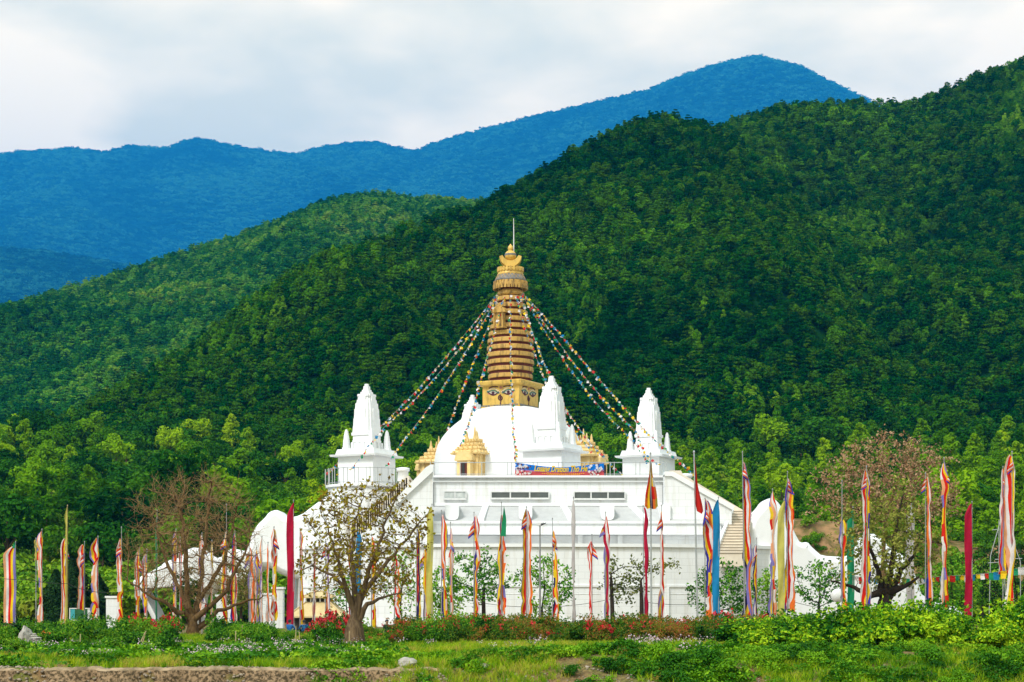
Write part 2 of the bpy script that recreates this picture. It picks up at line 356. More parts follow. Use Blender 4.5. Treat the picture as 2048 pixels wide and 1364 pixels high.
RC = [(-500, 330), (0, 314), (60, 308), (150, 302), (200, 310), (265, 296), (320, 301), (395, 281), (470, 295), (510, 301), (550, 306), (600, 309), (660, 291), (750, 284), (825, 305), (900, 277),
      (980, 257), (1060, 237), (1150, 219), (1230, 202), (1300, 187), (1360, 162), (1420, 144), (1470, 138), (1520, 131), (1600, 146), (1680, 181), (1720, 201), (1800, 236), (2000, 300), (2500, 420)]
base = lambda D: (np.minimum(D, 420) - 205) * 0.155
hill_near = hill('wooded_hill', RA, [(-400, 400), (2500, 400)], [(-400, 432), (0, 440), (300, 500), (700, 560), (1340, 690), (1720, 560), (2500, 500)], base, 31, (8, 0.012), 300, 130, -320, 2380)
hill_right = hill('wooded_ridge', RA2, [(900, 470), (2500, 430)], [(900, 760), (1340, 800), (1700, 860), (2100, 860), (2500, 840)], base, 47, (10, 0.010), 240, 130, 980, 2400)
hill_mid = hill('middle_hill', RB, [(-400, 640), (1500, 760)], [(-400, 1150), (0, 1200), (740, 1400), (1500, 1500)], lambda D: D * 0 + 36, 63, (14, 0.007), 220, 130, -330, 1300)
mountain = hill('mountain', RC, [(-500, 8000), (2500, 7600)], [(-500, 15900), (700, 16300), (1520, 15200), (2500, 14500)], lambda D: D * 0 + 130, 77, (380, 0.00047), 400, 200, -400, 2250)
RD = [(-500, 470), (-200, 480), (0, 496), (70, 502), (140, 512), (230, 528), (310, 556), (400, 590), (500, 640), (700, 760)]
spur = hill('far_spur', RD, [(-500, 5200), (700, 5600)], [(-500, 9600), (700, 9000)], lambda D: D * 0 + 80, 83, (100, 0.001), 160, 90, -400, 620)
# reddish cutting behind the right-hand wing of the temple
cut = hill('earth_bank', [(1480, 1035), (1560, 1032), (1650, 1038), (1760, 1050), (1900, 1078), (2100, 1100)], [(1480, 190), (2100, 190)], [(1480, 206), (2100, 206)],
           lambda D: D * 0 + 3.0, 91, (0.5, 0.3), 60, 24, 1480, 2090, back=0.6)
cut.data.materials.clear(); cut.data.materials.append(M['dirt'])

# ------------------------------------------------------------------ foliage geometry
def leaf_quads(c, nrm, L, Wd, rng):
    """one rhombic leaf at every centre c, facing nrm"""
    n = len(c); nrm = nrm / np.maximum(np.linalg.norm(nrm, axis=1, keepdims=True), 1e-6)
    a = rng.normal(size=(n, 3)); a -= (a * nrm).sum(1, keepdims=True) * nrm; a /= np.maximum(np.linalg.norm(a, axis=1, keepdims=True), 1e-6)
    b = np.cross(nrm, a); L = np.asarray(L).reshape(-1, 1) * rng.uniform(0.7, 1.3, (n, 1)); Wd = np.asarray(Wd).reshape(-1, 1)
    bend = nrm * L * 0.25
    v = np.stack([c - a * L, c + b * Wd + bend * 0.3, c + a * L - bend, c - b * Wd + bend * 0.3], 1).reshape(-1, 3)
    return v, np.arange(4 * n).reshape(-1, 4)
def ball(n, rng):
    d = rng.normal(size=(n, 3)); return d / np.linalg.norm(d, axis=1, keepdims=True)
def clump_crown(rng, blobs, per, leaf, up=0.35, shell=(0.55, 1.0), squash=0.8):
    """leaves over a set of (centre, radius) clumps"""
    V = []
    C = []; Nn = []
    for (c, r) in blobs:
        d = ball(per, rng); d[:, 2] = np.where(d[:, 2] < -0.5, -d[:, 2], d[:, 2])
        rad = r * rng.uniform(*shell, (per, 1)) ** 0.7
        C.append(np.asarray(c) + d * rad * np.array([1, 1, squash])); Nn.append(d + rng.normal(size=(per, 3)) * 0.45 + np.array([0, 0, up]))
    return leaf_quads(np.concatenate(C), np.concatenate(Nn), leaf, leaf * 0.55, rng)
def broad_blobs(rng, n, rx, rz, zc, r0, r1):
    o = []
    for _ in range(n):
        d = ball(1, rng)[0]; k = rng.uniform(0.35, 0.95)
        o.append((np.array([d[0] * rx * k, d[1] * rx * k, zc + d[2] * rz * k]), rng.uniform(r0, r1)))
    return o

KINDS = bpy.data.collections.new('tree_kinds_far'); KINDS_M = bpy.data.collections.new('tree_kinds_mountain')
M['forest'] = leafmat('hill_foliage', [(0.002, 0.045, 0.006), (0.008, 0.10, 0.006), (0.06, 0.155, 0.003), (0.08, 0.26, 0.004), (0.30, 0.52, 0.012)],
                      0.0085, 'obj', 0.2, [0.20, 0.46, 0.62, 0.78, 1.0], amp=0.62, spec=0.0)
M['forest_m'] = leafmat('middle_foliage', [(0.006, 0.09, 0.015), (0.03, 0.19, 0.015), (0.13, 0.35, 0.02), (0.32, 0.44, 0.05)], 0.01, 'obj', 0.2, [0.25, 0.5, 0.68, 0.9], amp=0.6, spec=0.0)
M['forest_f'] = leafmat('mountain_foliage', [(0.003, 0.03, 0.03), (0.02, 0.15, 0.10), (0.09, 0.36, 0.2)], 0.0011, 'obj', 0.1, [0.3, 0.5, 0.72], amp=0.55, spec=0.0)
def far_kinds(coll, material):
    rng = np.random.default_rng(11)
    for k in range(3):      # round-headed broadleaf
        b = broad_blobs(rng, 9, 1.7, 1.3, 3.2, 0.7, 1.15)
        v, q = clump_crown(rng, b, 48, 0.28)
        coll.objects.link(obj('broadleaf', fast_mesh('broadleaf', v, q, material), link=False))
    for k in range(3):      # pine with flat tiers
        b = []
        for z, r in ((1.6, 1.9), (2.6, 1.75), (3.5, 1.45), (4.3, 1.0), (5.0, 0.5)):
            for j in range(4 if r > 0.8 else 2):
                a = rng.uniform(0, 6.28); b.append((np.array([math.cos(a) * r * 0.6, math.sin(a) * r * 0.6, z + rng.uniform(-.25, .25)]), r * 0.55))
        v, q = clump_crown(rng, b, 28, 0.27, up=0.9, squash=0.38)
        coll.objects.link(obj('pine', fast_mesh('pine', v, q, material), link=False))
KINDS_B = bpy.data.collections.new('tree_kinds_middle')
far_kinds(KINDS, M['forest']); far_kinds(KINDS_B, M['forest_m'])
rng = np.random.default_rng(12)
for k in range(4):
    b = [(np.array([rng.uniform(-14, 14), rng.uniform(-14, 14), rng.uniform(2, 7)]), rng.uniform(4, 7)) for _ in range(9)]
    v, q = clump_crown(rng, b, 34, 1.9)
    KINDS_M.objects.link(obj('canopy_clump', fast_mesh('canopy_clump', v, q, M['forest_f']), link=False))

def scatter(name, me, coll, density, smin, smax, seed, tilt=0.12, label=None, cat=None):
    """instances of a collection's members all over a mesh (uncountable cover)"""
    g = bpy.data.node_groups.new(name, 'GeometryNodeTree')
    g.interface.new_socket('Geometry', in_out='INPUT', socket_type='NodeSocketGeometry'); g.interface.new_socket('Geometry', in_out='OUTPUT', socket_type='NodeSocketGeometry')
    N = g.nodes.new; L = g.links.new
    gi, go = N('NodeGroupInput'), N('NodeGroupOutput'); d = N('GeometryNodeDistributePointsOnFaces'); d.inputs['Seed'].default_value = seed
    at = N('GeometryNodeInputNamedAttribute'); at.data_type = 'FLOAT'; at.inputs[0].default_value = 'dens'
    mm = N('ShaderNodeMath'); mm.operation = 'MULTIPLY'; mm.inputs[1].default_value = density; L(at.outputs[0], mm.inputs[0]); L(mm.outputs[0], d.inputs['Density'])
    if 'dens' not in me.attributes:
        a = me.attributes.new('dens', 'FLOAT', 'POINT'); a.data.foreach_set('value', np.ones(len(me.vertices), np.float32))
    ci = N('GeometryNodeCollectionInfo'); ci.inputs[0].default_value = coll; ci.inputs['Separate Children'].default_value = True; ci.inputs['Reset Children'].default_value = True
    io = N('GeometryNodeInstanceOnPoints'); io.inputs['Pick Instance'].default_value = True
    rr = N('FunctionNodeRandomValue'); rr.data_type = 'FLOAT_VECTOR'; rr.inputs[0].default_value = (-tilt, -tilt, 0); rr.inputs[1].default_value = (tilt, tilt, 6.283)
    rs = N('FunctionNodeRandomValue'); rs.data_type = 'FLOAT'; rs.inputs[2].default_value = smin; rs.inputs[3].default_value = smax; rs.inputs['Seed'].default_value = 3
    L(gi.outputs[0], d.inputs['Mesh']); L(d.outputs['Points'], io.inputs['Points']); L(ci.outputs[0], io.inputs['Instance'])
    L(rr.outputs[0], io.inputs['Rotation']); L(rs.outputs[1], io.inputs['Scale']); L(io.outputs[0], go.inputs[0])
    o = obj(name, me); md = o.modifiers.new('scatter', 'NODES'); md.node_group = g
    return tag(o, label, cat, kind='stuff')

scatter('hill_forest', hill_near.data, KINDS, 0.19, 0.45, 1.3, 1, label='dense dark pine and broadleaf forest covering the near hill', cat='forest')
# groves of lighter trees on the slopes
M['grove'] = leafmat('light_grove_leaves', [(0.02, 0.12, 0.004), (0.06, 0.23, 0.005), (0.15, 0.36, 0.008), (0.28, 0.48, 0.015)], 0.04, 'obj', 0.3, [0.2, 0.45, 0.65, 0.9], amp=0.6, spec=0.0)
KINDS_L = bpy.data.collections.new('tree_kinds_light'); rng = np.random.default_rng(14)
for k in range(4):
    b = []
    for z, r in ((1.6, 1.0), (2.8, 1.35), (4.0, 1.3), (5.1, 1.0), (6.0, .6)):
        for j in range(3): a = rng.uniform(0, 6.28); b.append((np.array([math.cos(a)*r*.5, math.sin(a)*r*.5, z + rng.uniform(-.4, .4)]), r*.65))
    v, q = clump_crown(rng, b, 40, 0.27); KINDS_L.objects.link(obj('light_tree', fast_mesh('light_tree', v, q, M['grove']), link=False))
def grove(name, src, spots, dens, seed, label, smin=.55, smax=1.1):
    me = src.data.copy(); me.name = name; co = np.zeros(len(me.vertices) * 3, np.float32); me.vertices.foreach_get('co', co); co = co.reshape(-1, 3)
    px = 1024 + co[:, 0] / co[:, 1] * F; py = HY - (co[:, 2] - CZ) / co[:, 1] * F; d = np.zeros(len(co))
    for cx, cy, sx_, sy_, w in spots: d = np.maximum(d, w * np.exp(-((px - cx) / sx_) ** 2 - ((py - cy) / sy_) ** 2))
    d = np.clip(d * (0.9 + 0.9 * fbm(co[:, 0] * .04, co[:, 1] * .04, seed, 3)) - .12, 0, 1.2)
    a = me.attributes['dens'] if 'dens' in me.attributes else me.attributes.new('dens', 'FLOAT', 'POINT'); a.data.foreach_set('value', d.astype(np.float32))
    scatter(name, me, KINDS_L, dens, smin, smax, seed, label=label, cat='forest')
grove('hill_groves', hill_near, [(640, 575, 70, 45, 1), (520, 650, 70, 40, .9), (430, 700, 60, 40, .8), (330, 760, 80, 40, .7), (1150, 590, 48, 60, 1.1), (1160, 680, 40, 40, .9), (1235, 495, 24, 12, 1), (230, 800, 120, 40, .6), (640, 830, 60, 30, .7),
      (1480, 830, 160, 40, .8), (900, 790, 60, 40, .5), (1420, 690, 60, 60, .35), (120, 860, 150, 25, .8)], 0.20, 15, 'bright green groves of young trees on the near hill')
grove('ridge_groves', hill_right, [(1720, 470, 60, 60, .8), (1740, 560, 40, 30, 1.1), (1690, 350, 60, 40, .5), (2030, 240, 40, 80, 1.1), (2010, 320, 40, 30, 1), (1960, 240, 40, 30, .6), (1850, 380, 60, 60, .4), (1900, 640, 160, 60, .35), (1500, 600, 60, 50, .4)], 0.16, 16, 'bright green groves of young trees on the higher ridge', .6, 1.2)
scatter('ridge_forest', hill_right.data, KINDS, 0.14, 0.5, 1.45, 2, label='dark forest on the higher ridge at the right', cat='forest')
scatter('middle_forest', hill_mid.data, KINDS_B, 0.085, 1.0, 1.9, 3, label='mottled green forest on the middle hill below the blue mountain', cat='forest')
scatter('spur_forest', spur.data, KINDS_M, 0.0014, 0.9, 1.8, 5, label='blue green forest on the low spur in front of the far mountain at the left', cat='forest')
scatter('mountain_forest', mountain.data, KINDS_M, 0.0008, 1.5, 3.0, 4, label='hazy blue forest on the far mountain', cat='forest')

# ------------------------------------------------------------------ the air
def haze():
    m, t, N, L, b = newmat('haze'); t.nodes.remove(b); v = N('ShaderNodeVolumePrincipled')
    v.inputs['Color'].default_value = (0.02, 0.385, 1.0, 1); v.inputs['Density'].default_value = 0.000062; v.inputs['Anisotropy'].default_value = 0.0
    L(v.outputs[0], t.nodes['Material Output'].inputs['Volume'])
    mb = MB(); mb.bb(-17000, 17000, -300, 21500, -4, 5200); h = mb.build('haze', m); tag(h, kind='stuff', label='blue haze filling the air in front of the far mountain')
haze()
# ------------------------------------------------------------------ the temple: platform, stupa, towers, shrines
DC, XC = 180.0, X(1021, 180)             # axis of the stupa
ROT = R(28)                              # the square plan is turned 28 degrees
ZT = Z(955, 165)                         # floor of the upper terrace
def rot2(x, y, a): return (x*math.cos(a) - y*math.sin(a), x*math.sin(a) + y*math.cos(a))
def sq(cx, cy, h, a=-ROT, notch=0.0):
    """square plan (half width h) turned by a; notch cuts stepped corners"""
    if notch: k = h * (1 - notch); pts = [(-k,-h),(k,-h),(k,-k),(h,-k),(h,k),(k,k),(k,h),(-k,h),(-k,k),(-h,k),(-h,-k),(-k,-k)]
    else: pts = [(-h,-h),(h,-h),(h,h),(-h,h)]
    return [(cx + rot2(x, y, a)[0], cy + rot2(x, y, a)[1]) for x, y in pts]
def ring(poly, z): return [(x, y, z) for x, y in poly]

# ---- platform (one building: walls, skirt roof, brackets, windows, stairs)
plat = empty('temple_platform', (X(1100, 165), 165, 0), 'broad white two storey temple platform with strip windows and stairs carrying the dome and towers', 'temple')
px0, px1 = X(865, 165), X(1327, 165)
m = MB()
m.prism([(px0, 165), (px1, 165), (px1 + 3, 199), (px0 - 3, 199)], 0, ZT - 0.01)
m.build('upper_wall', M['white'], plat)
m = MB(); m.bb(px0 - .12, px1 + .12, 164.55, 165.6, ZT - 0.02, ZT + 0.16); m.bb(px0 - .08, px1 + .08, 164.8, 165.4, ZT - 0.42, ZT - 0.3)
m.bb(px0 - 0.06, px1 + 0.06, 164.86, 165.3, Z(1012, 165), Z(1006, 165))
m.build('coping', M['tower'], plat)
# skirt roof under the windows
ya, yb = 161.6, 164.7
m = MB(); zt_, zb_ = Z(1013, yb), Z(1042, ya)
xL, xR = X(846, ya), X(1437, ya)
m.loft([[(px0 - 0.5, yb, zt_), (px1 + 2.6, yb, zt_), (px1 + 2.6, yb + .3, zt_), (px0 - 0.5, yb + .3, zt_)], [(xL, ya, zb_), (xR, ya, zb_), (xR, yb + .3, zb_), (xL, yb + .3, zb_)]])
m.build('skirt_roof', M['grey'], plat)
m = MB(); m.bb(xL - .2, xR + .2, 161.2, 165.2, Z(1068, 161.2), Z(1043, 161.2)); m.bb(xL - .3, xR + .3, 161.05, 161.8, Z(1047, 161), Z(1042, 161))
m.bb(xL - .25, xR + .25, 161.1, 161.7, Z(1069, 161), Z(1066, 161))
m.build('fascia', M['white'], plat)
for c, w_, dz in ((904, 27, 30), (1051, 27, 30), (1215, 27, 30), (1330, 21, 34)):
    m = MB(); x0, x1 = X(c - w_ / 2, 161.9), X(c + w_ / 2, 161.9); zb2, zt2 = Z(1010 + dz, 161.9), Z(1010, 161.9)
    k = (x1 - x0) * 0.16
    prof = [(x0, zt2), (x0, zb2 + 2*k), (x0 + k*.5, zb2 + k*.6), (x0 + 1.6*k, zb2), (x1 - 1.6*k, zb2), (x1 - k*.5, zb2 + k*.6), (x1, zb2 + 2*k), (x1, zt2)]
    m.loft([[(x, 161.7, z) for x, z in prof], [(x, 164.9, z) for x, z in prof]])
    m.build('bracket', M['tower'], plat)
for c0, c1 in ((972, 962), (1126, 1143), (1262, 1292)):
    m = MB(); a0, a1 = X(c0, 164.6), X(c1, 161.5); w2 = 0.27
    A = [(a0 - w2, 164.9, Z(1008, 165)), (a0 + w2, 164.9, Z(1008, 165)), (a1 + w2, 161.5, Z(1036, 161.5)), (a1 - w2, 161.5, Z(1036, 161.5))]
    B = [(p[0], p[1], p[2] - 0.75) for p in A]
    m.loft([B, A]); m.build('fin', M['tower'], plat)
# recessed gallery and the tall lower wall
m = MB(); m.bb(X(852, 163), X(1428, 163), 162.6, 166, Z(1094, 162.6), Z(1069, 161.4) - 0.02); m.build('recessed_wall', M['tower'], plat)
for p in (1005, 1160, 1240, 1372):
    m = MB(); m.bb(X(p, 162.3) - .22, X(p, 162.3) + .22, 162.2, 162.58, Z(1093, 162.3), Z(1070, 162)); m.build('pilaster', M['tower'], plat)
m = MB(); m.bb(X(1389, 162), X(1426, 162), 162.3, 162.6, Z(1092, 162), Z(1070, 162)); m.build('opening', M['dark'], plat)
for a, b in ((916, 952), (1060, 1142), (1170, 1240)):
    m = MB(); m.bb(X(a, 162.4), X(b, 162.4), 162.4, 162.58, Z(1093.6, 162.4), Z(1091.2, 162.4)); m.build('gutter', M['black'], plat)
for a in (866.5, 1326.5):
    m = MB(); m.tube([(X(a, 164.8), 164.8, Z(1016, 164.8)), (X(a, 164.8), 164.8, ZT - .45)], .07, 6); m.build('downpipe', M['lead'], plat)
zl = Z(1094, 157)
m = MB(); pl = []
for k in range(17):
    t = k / 16; xx = X(585 + (1580 - 585) * t, 158); yy = 157 + 7 * (abs(2 * t - 1)) ** 3
    pl.append((xx, yy))
pl += [(X(1590, 172), 176), (X(575, 172), 176)]
m.prism(pl, -0.3, zl); m.build('lower_wall', M['white'], plat)
zm = Z(1174, 157)
for z0_, h_, out in ((zm, .16, .10), (.0, .55, .14), (zm - .62, .05, .03)):
    m = MB(); m.prism([(x, y - out) for x, y in pl[:17]] + [(x, y + .6) for x, y in pl[:17]][::-1], z0_, z0_ + h_); m.build('string_course', M['white'], plat)
for k_ in (2, 4, 6, 8, 10, 12, 14):
    a_ = pl[k_]; m = MB(); m.bb(a_[0] - .28, a_[0] + .28, a_[1] - .09, a_[1] + .5, .56, zm - .003); m.build('buttress', M['white'], plat)
m = MB(); pl2 = [(x, y - 0.22) for x, y in pl[:17]] + [(x, y + 1.2) for x, y in pl[:17]][::-1]
m.prism(pl2, zl + 0.003, zl + 0.3); m.build('lower_coping', M['tower'], plat)
# windows: aluminium frames round three or two panes
def window(x0p, x1p, t0, t1, n, dark):
    D = 164.9; x0, x1, z1, z0 = X(x0p, D), X(x1p, D), Z(t0, D), Z(t1, D)
    f = MB(); e = 0.07
    f.bb(x0, x1, D - .1, D + .05, z1 - e, z1); f.bb(x0, x1, D - .1, D + .05, z0, z0 + e)
    for k in range(n + 1):
        xx = x0 + (x1 - x0) * k / n; f.bb(xx - e * .8, xx + e * .8, D - .08, D + .05, z0 + e, z1 - e)
    fo = f.build('window', M['alu'], plat)
    for k in range(n):
        g = MB(); g.bb(x0 + (x1 - x0) * k / n + .07, x0 + (x1 - x0) * (k + 1) / n - .07, D - .03, D + .02, z0 + .08, z1 - .08)
        g.build('pane', M['glass'] if (dark or k == 0 and n == 2 and False) else M['curtain'], fo)
    s = MB(); s.bb(x0 - .05, x1 + .05, D - .16, D + .04, z0 - .09, z0 - .003); s.build('sill', M['alu'], fo)
window(888, 932, 982, 998, 2, False); window(982, 1098, 983, 997, 3, True); window(1148, 1250, 983, 998, 3, True)

# stairs and their sloping parapets
def slab(pts, y0, y1, mb=None, mat_=0):
    """an upright slab whose outline in elevation is pts (x, z)"""
    mb = mb or MB(); mb.loft([[(x, y0, z) for x, z in pts], [(x, y1, z) for x, z in pts]], True, mat_); return mb
D = 162.5; o = lambda a: [(X(x, D), Z(y, D)) for x, y in a]
slab(o([(1328, 950), (1343, 950), (1462, 1018), (1462, 1100), (1328, 1100)]), 162.0, 163.4).build('stair_wall', M['white'], plat)
slab(o([(1328, 944), (1345, 944), (1468, 1013), (1464, 1021), (1342, 953), (1328, 953)]), 161.8, 163.7).build('stair_coping', M['tower'], plat)
slab(o([(1345, 936), (1368, 936), (1372, 944), (1500, 1020), (1500, 1094), (1345, 1094)]), 165.4, 168.2).build('stair_ramp', M['cream'], plat)
D = 160.5
slab(o([(866, 936), (852, 940), (760, 1040), (720, 1070), (720, 1093), (866, 1093)]), 160.2, 161.0).build('stair_wall', M['white'], plat)
slab(o([(868, 930), (862, 930), (852, 936), (756, 1036), (756, 1045), (866, 944)]), 159.9, 161.4).build('stair_coping', M['tower'], plat)
m = MB()
for k in range(26):
    t = k / 25; xx = X(815 - 110 * t, 167); zz = Z(956 + 95 * t, 167)
    m.bb(xx - .01, xx + 0.32, 164.4, 170.6, zz - 3, zz)
m.build('stair_steps', M['cream'], plat)
m = MB()
for k in range(16):                        # right-hand flight, seen from the front
    t = k / 15; y = 164.5 - 7.0 * t; z = Z(1022, 164.5) + (Z(1106, 158) - Z(1022, 164.5)) * t
    xa = X(1465 - 34 * t, y); xb = X(1502 - 8 * t, y)
    m.bb(xa, xb, y - 7.0/15 * 0.5 - .02, y + 1.0 - t, z - 1.2, z)
    m.bb(xa, xb, y - 7.0/15 * 0.5 - .06, y - 7.0/15*.5 - .024, z - .07, z + .004, 1)  # darker strip along the nose of each tread
m.build('stair_steps', [M['cream'], mat('dark_step_nosing', (0.36, 0.29, 0.22), 0.8)], plat)
m = MB(); A = [(X(1462, 164.5), 164.5, Z(1016, 164.5)), (X(1468, 164.5), 164.5, Z(1016, 164.5)), (X(1434, 157.3), 157.3, Z(1098, 157.3)), (X(1427, 157.3), 157.3, Z(1098, 157.3))]
m.loft([[(x, y, z - 2.2) for x, y, z in A], A]); m.build('stair_parapet', M['tower'], plat)
m = MB(); m.lathe([(0.55, ZT), (0.5, ZT + .9), (0.62, ZT + .95), (0.62, ZT + 1.25), (0.4, ZT + 1.3)], (X(806, 170), 170), 16); m.build('newel', M['tower'], plat)
m = MB(); m.lathe([(0.55, ZT - .3), (0.5, ZT + .4), (0.62, ZT + .45), (0.62, ZT + .75), (0.4, ZT + .8)], (X(1372, 171), 171), 16); m.build('newel', M['tower'], plat)
# round bastion under the left tower, and its twin under the right one
for cpx, D, r in ((733, 176, 3.75), (1296, 183, 3.75)):
    m = MB(); zt2 = ZT - 0.02; x = X(cpx, D)
    m.lathe([(r + .25, 0), (r + .1, 6), (r, zt2 - .6), (r, zt2 - .3), (r + .22, zt2 - .25), (r + .22, zt2)], (x, D), 64, smooth=False); m.build('bastion', M['white'], plat)
m = MB()
for p in (680, 688): m.bb(X(p, 172) - .12, X(p, 172) + .12, 172.2, 172.6, Z(1006, 172), Z(990, 172))
m.build('vent', M['glass'], plat)

# ---- scalloped white side wings (sculpted elephants seen from the side)
def wing(name, pts, D, th, label):
    root = empty(name, (X(sum(p[0] for p in pts) / len(pts), D), D, 0), label, 'wing wall')
    P2 = [(X(x, D), Z(y, D)) for x, y in pts]; n = len(P2)
    # smooth the traced outline, then round it over towards both faces
    def sm(q):
        r = []
        for i in range(len(q)):
            a, b = q[i], q[(i + 1) % len(q)]
            r += [(a[0]*.75 + b[0]*.25, a[1]*.75 + b[1]*.25), (a[0]*.25 + b[0]*.75, a[1]*.25 + b[1]*.75)]
        return r
    P2 = sm(P2); n = len(P2)
    ar = sum(P2[i][0]*P2[(i+1) % n][1] - P2[(i+1) % n][0]*P2[i][1] for i in range(n))
    if ar < 0: P2 = P2[::-1]
    nr = []
    for i in range(n):
        tx = P2[(i+1) % n][0] - P2[i-1][0]; tz = P2[(i+1) % n][1] - P2[i-1][1]; l = math.hypot(tx, tz) or 1
        nr.append((-tz / l, tx / l))
    rings = []
    for d, y in ((0.55, 0), (0.22, 0.16), (0.05, 0.45), (0, 0.9), (0, th - .9), (0.05, th - .45), (0.22, th - .16), (0.55, th)):
        rings.append([(x + a * d, D + y, z + b * d) for (x, z), (a, b) in zip(P2, nr)])
    m = MB(); m.loft(rings, False, 0, True)
    from mathutils.geometry import tessellate_polygon
    for rg, fl in ((rings[0], False), (rings[-1], True)):
        tri = tessellate_polygon([[Vector((p[0], p[2], 0)) for p in rg]])
        m.add(rg, [t[::-1] if fl else t for t in tri])
    m.build('wall', M['tower'], root); return root
wl = wing('left_wing_wall', [(330, 1290), (322, 1285), (312, 1262), (300, 1235), (280, 1198), (266, 1178), (262, 1160), (275, 1157), (281, 1150), (292, 1146), (304, 1139), (316, 1133), (330, 1121), (347, 1117), (360, 1113), (370, 1099), (388, 1093),
      (404, 1100), (417, 1112), (437, 1117), (454, 1098), (472, 1097), (482, 1103), (495, 1096), (499, 1073), (511, 1050), (528, 1034), (536, 1023), (550, 1018), (562, 1023), (570, 1034), (598, 1031), (625, 1010),
      (655, 988), (690, 985), (700, 1100), (690, 1165), (600, 1160), (560, 1150), (540, 1135), (520, 1135), (500, 1165), (440, 1165), (425, 1180), (418, 1190), (405, 1175), (394, 1262), (390, 1285), (384, 1290)], 166, 4.5,
      'scalloped white plaster wing wall with a rounded dome like head, left of the platform behind the bare tree')
wr = wing('right_wing_wall', [(1480, 1110), (1500, 1040), (1511, 1024), (1522, 1013), (1530, 1001), (1541, 995), (1551, 996), (1561, 1006), (1571, 1022), (1584, 1048), (1596, 1073), (1603, 1085), (1618, 1083), (1624, 1091),
      (1635, 1101), (1646, 1111), (1686, 1113), (1703, 1112), (1722, 1100), (1735, 1067), (1760, 1067), (1784, 1097), (1812, 1110), (1835, 1150), (1850, 1200), (1930, 1215), (1950, 1262), (1950, 1285), (1940, 1290), (1490, 1290), (1480, 1280)], 163, 4.5,
      'curved white plaster wing wall rising to a rounded peak, right of the stairs')
for a, b, c_, t in ((435, 466, 1193, 'wider'), (520, 545, 1190, 'grey'), (547, 567, 1178, 'narrow')):
    g = empty('gate_pillar', (X((a + b) / 2, 150), 150, 0), {'wider': 'squat white square gate pillar right of the bare brown tree trunk', 'grey': 'greyish white square gate pillar left of the narrow taller one',
              'narrow': 'narrow tall white gate pillar left of the long crimson banner'}[t], 'pillar')
    m = MB(); m.bb(X(a, 150), X(b, 150), 149.4, 150.6, -0.1, Z(c_, 150)); m.build('shaft', M['white'], g)
    m = MB(); m.bb(X(a, 150) - .1, X(b, 150) + .1, 149.3, 150.7, Z(c_, 150) + .003, Z(c_, 150) + .16); m.build('cap', M['tower'], g)

# ---- the stupa
st = empty('stupa', (XC, DC, ZT), 'great white domed stupa with painted eyes and a gilded ringed spire', 'stupa')
k = DC / F
def zc(py): return Z(py, DC)
prof = [(154, 972), (154, 950), (152.5, 925), (150, 908), (146, 892), (137.5, 877), (125.5, 862), (112, 850), (97, 838.5), (81, 828), (66, 820.5), (52, 817)]
m = MB(); m.lathe([(r * k, zc(y)) for r, y in prof], (XC, DC), 96); m.build('dome', M['dome'], st)
hb = 41 * k                                # half width of the eye box
m = MB(); m.loft([ring(sq(XC, DC, hb + .10), zc(820)), ring(sq(XC, DC, hb + .10), zc(815.6))]); m.loft([ring(sq(XC, DC, hb), zc(815.6)), ring(sq(XC, DC, hb), zc(776))])
m.loft([ring(sq(XC, DC, hb + .16), zc(776) + .003), ring(sq(XC, DC, hb + .42), zc(773)), ring(sq(XC, DC, hb + .46), zc(767.5)), ring(sq(XC, DC, hb + .30), zc(765))])
eyebox = m.build('eye_box', M['gold'], st)
m = MB()                                   # ragged drip edge under the box
rr_ = random.Random(3)
for f in range(4):
    a = -ROT + f * math.pi / 2
    for j in range(13):
        u = -hb + hb * 2 * (j + .5) / 13; hgt = rr_.uniform(.05, .28); w2 = hb / 13 * rr_.uniform(.6, 1.0)
        x, y = rot2(u, -(hb + .13), a); m.box((XC + x, DC + y, zc(815.4) - hgt / 2 + .1), (w2 * 2, .05, hgt), a)
m.build('drip_edge', M['lead'], eyebox)
def on_face(f, u, h, d=0.0):
    a = -ROT + f * math.pi / 2; x, y = rot2(u, -(hb + d), a); return (XC + x, DC + y, zc(816) + h)
def ribbon(mb, f, pts, w, d, mt=0):
    for (u0, h0), (u1, h1) in zip(pts[:-1], pts[1:]):
        l = math.hypot(u1-u0, h1-h0) or 1; nx, nh = -(h1-h0)/l*w/2, (u1-u0)/l*w/2; ex, eh = (u1-u0)/l*w*.25, (h1-h0)/l*w*.25
        q = [(u0-ex+nx, h0-eh+nh), (u0-ex-nx, h0-eh-nh), (u1+ex-nx, h1+eh-nh), (u1+ex+nx, h1+eh+nh)]
        mb.loft([[on_face(f, u, h, .002) for u, h in q], [on_face(f, u, h, d) for u, h in q]], True, mt)
def plate(mb, f, pts, d, mt=0):
    mb.loft([[on_face(f, u, h, .002) for u, h in pts], [on_face(f, u, h, d) for u, h in pts]], True, mt)
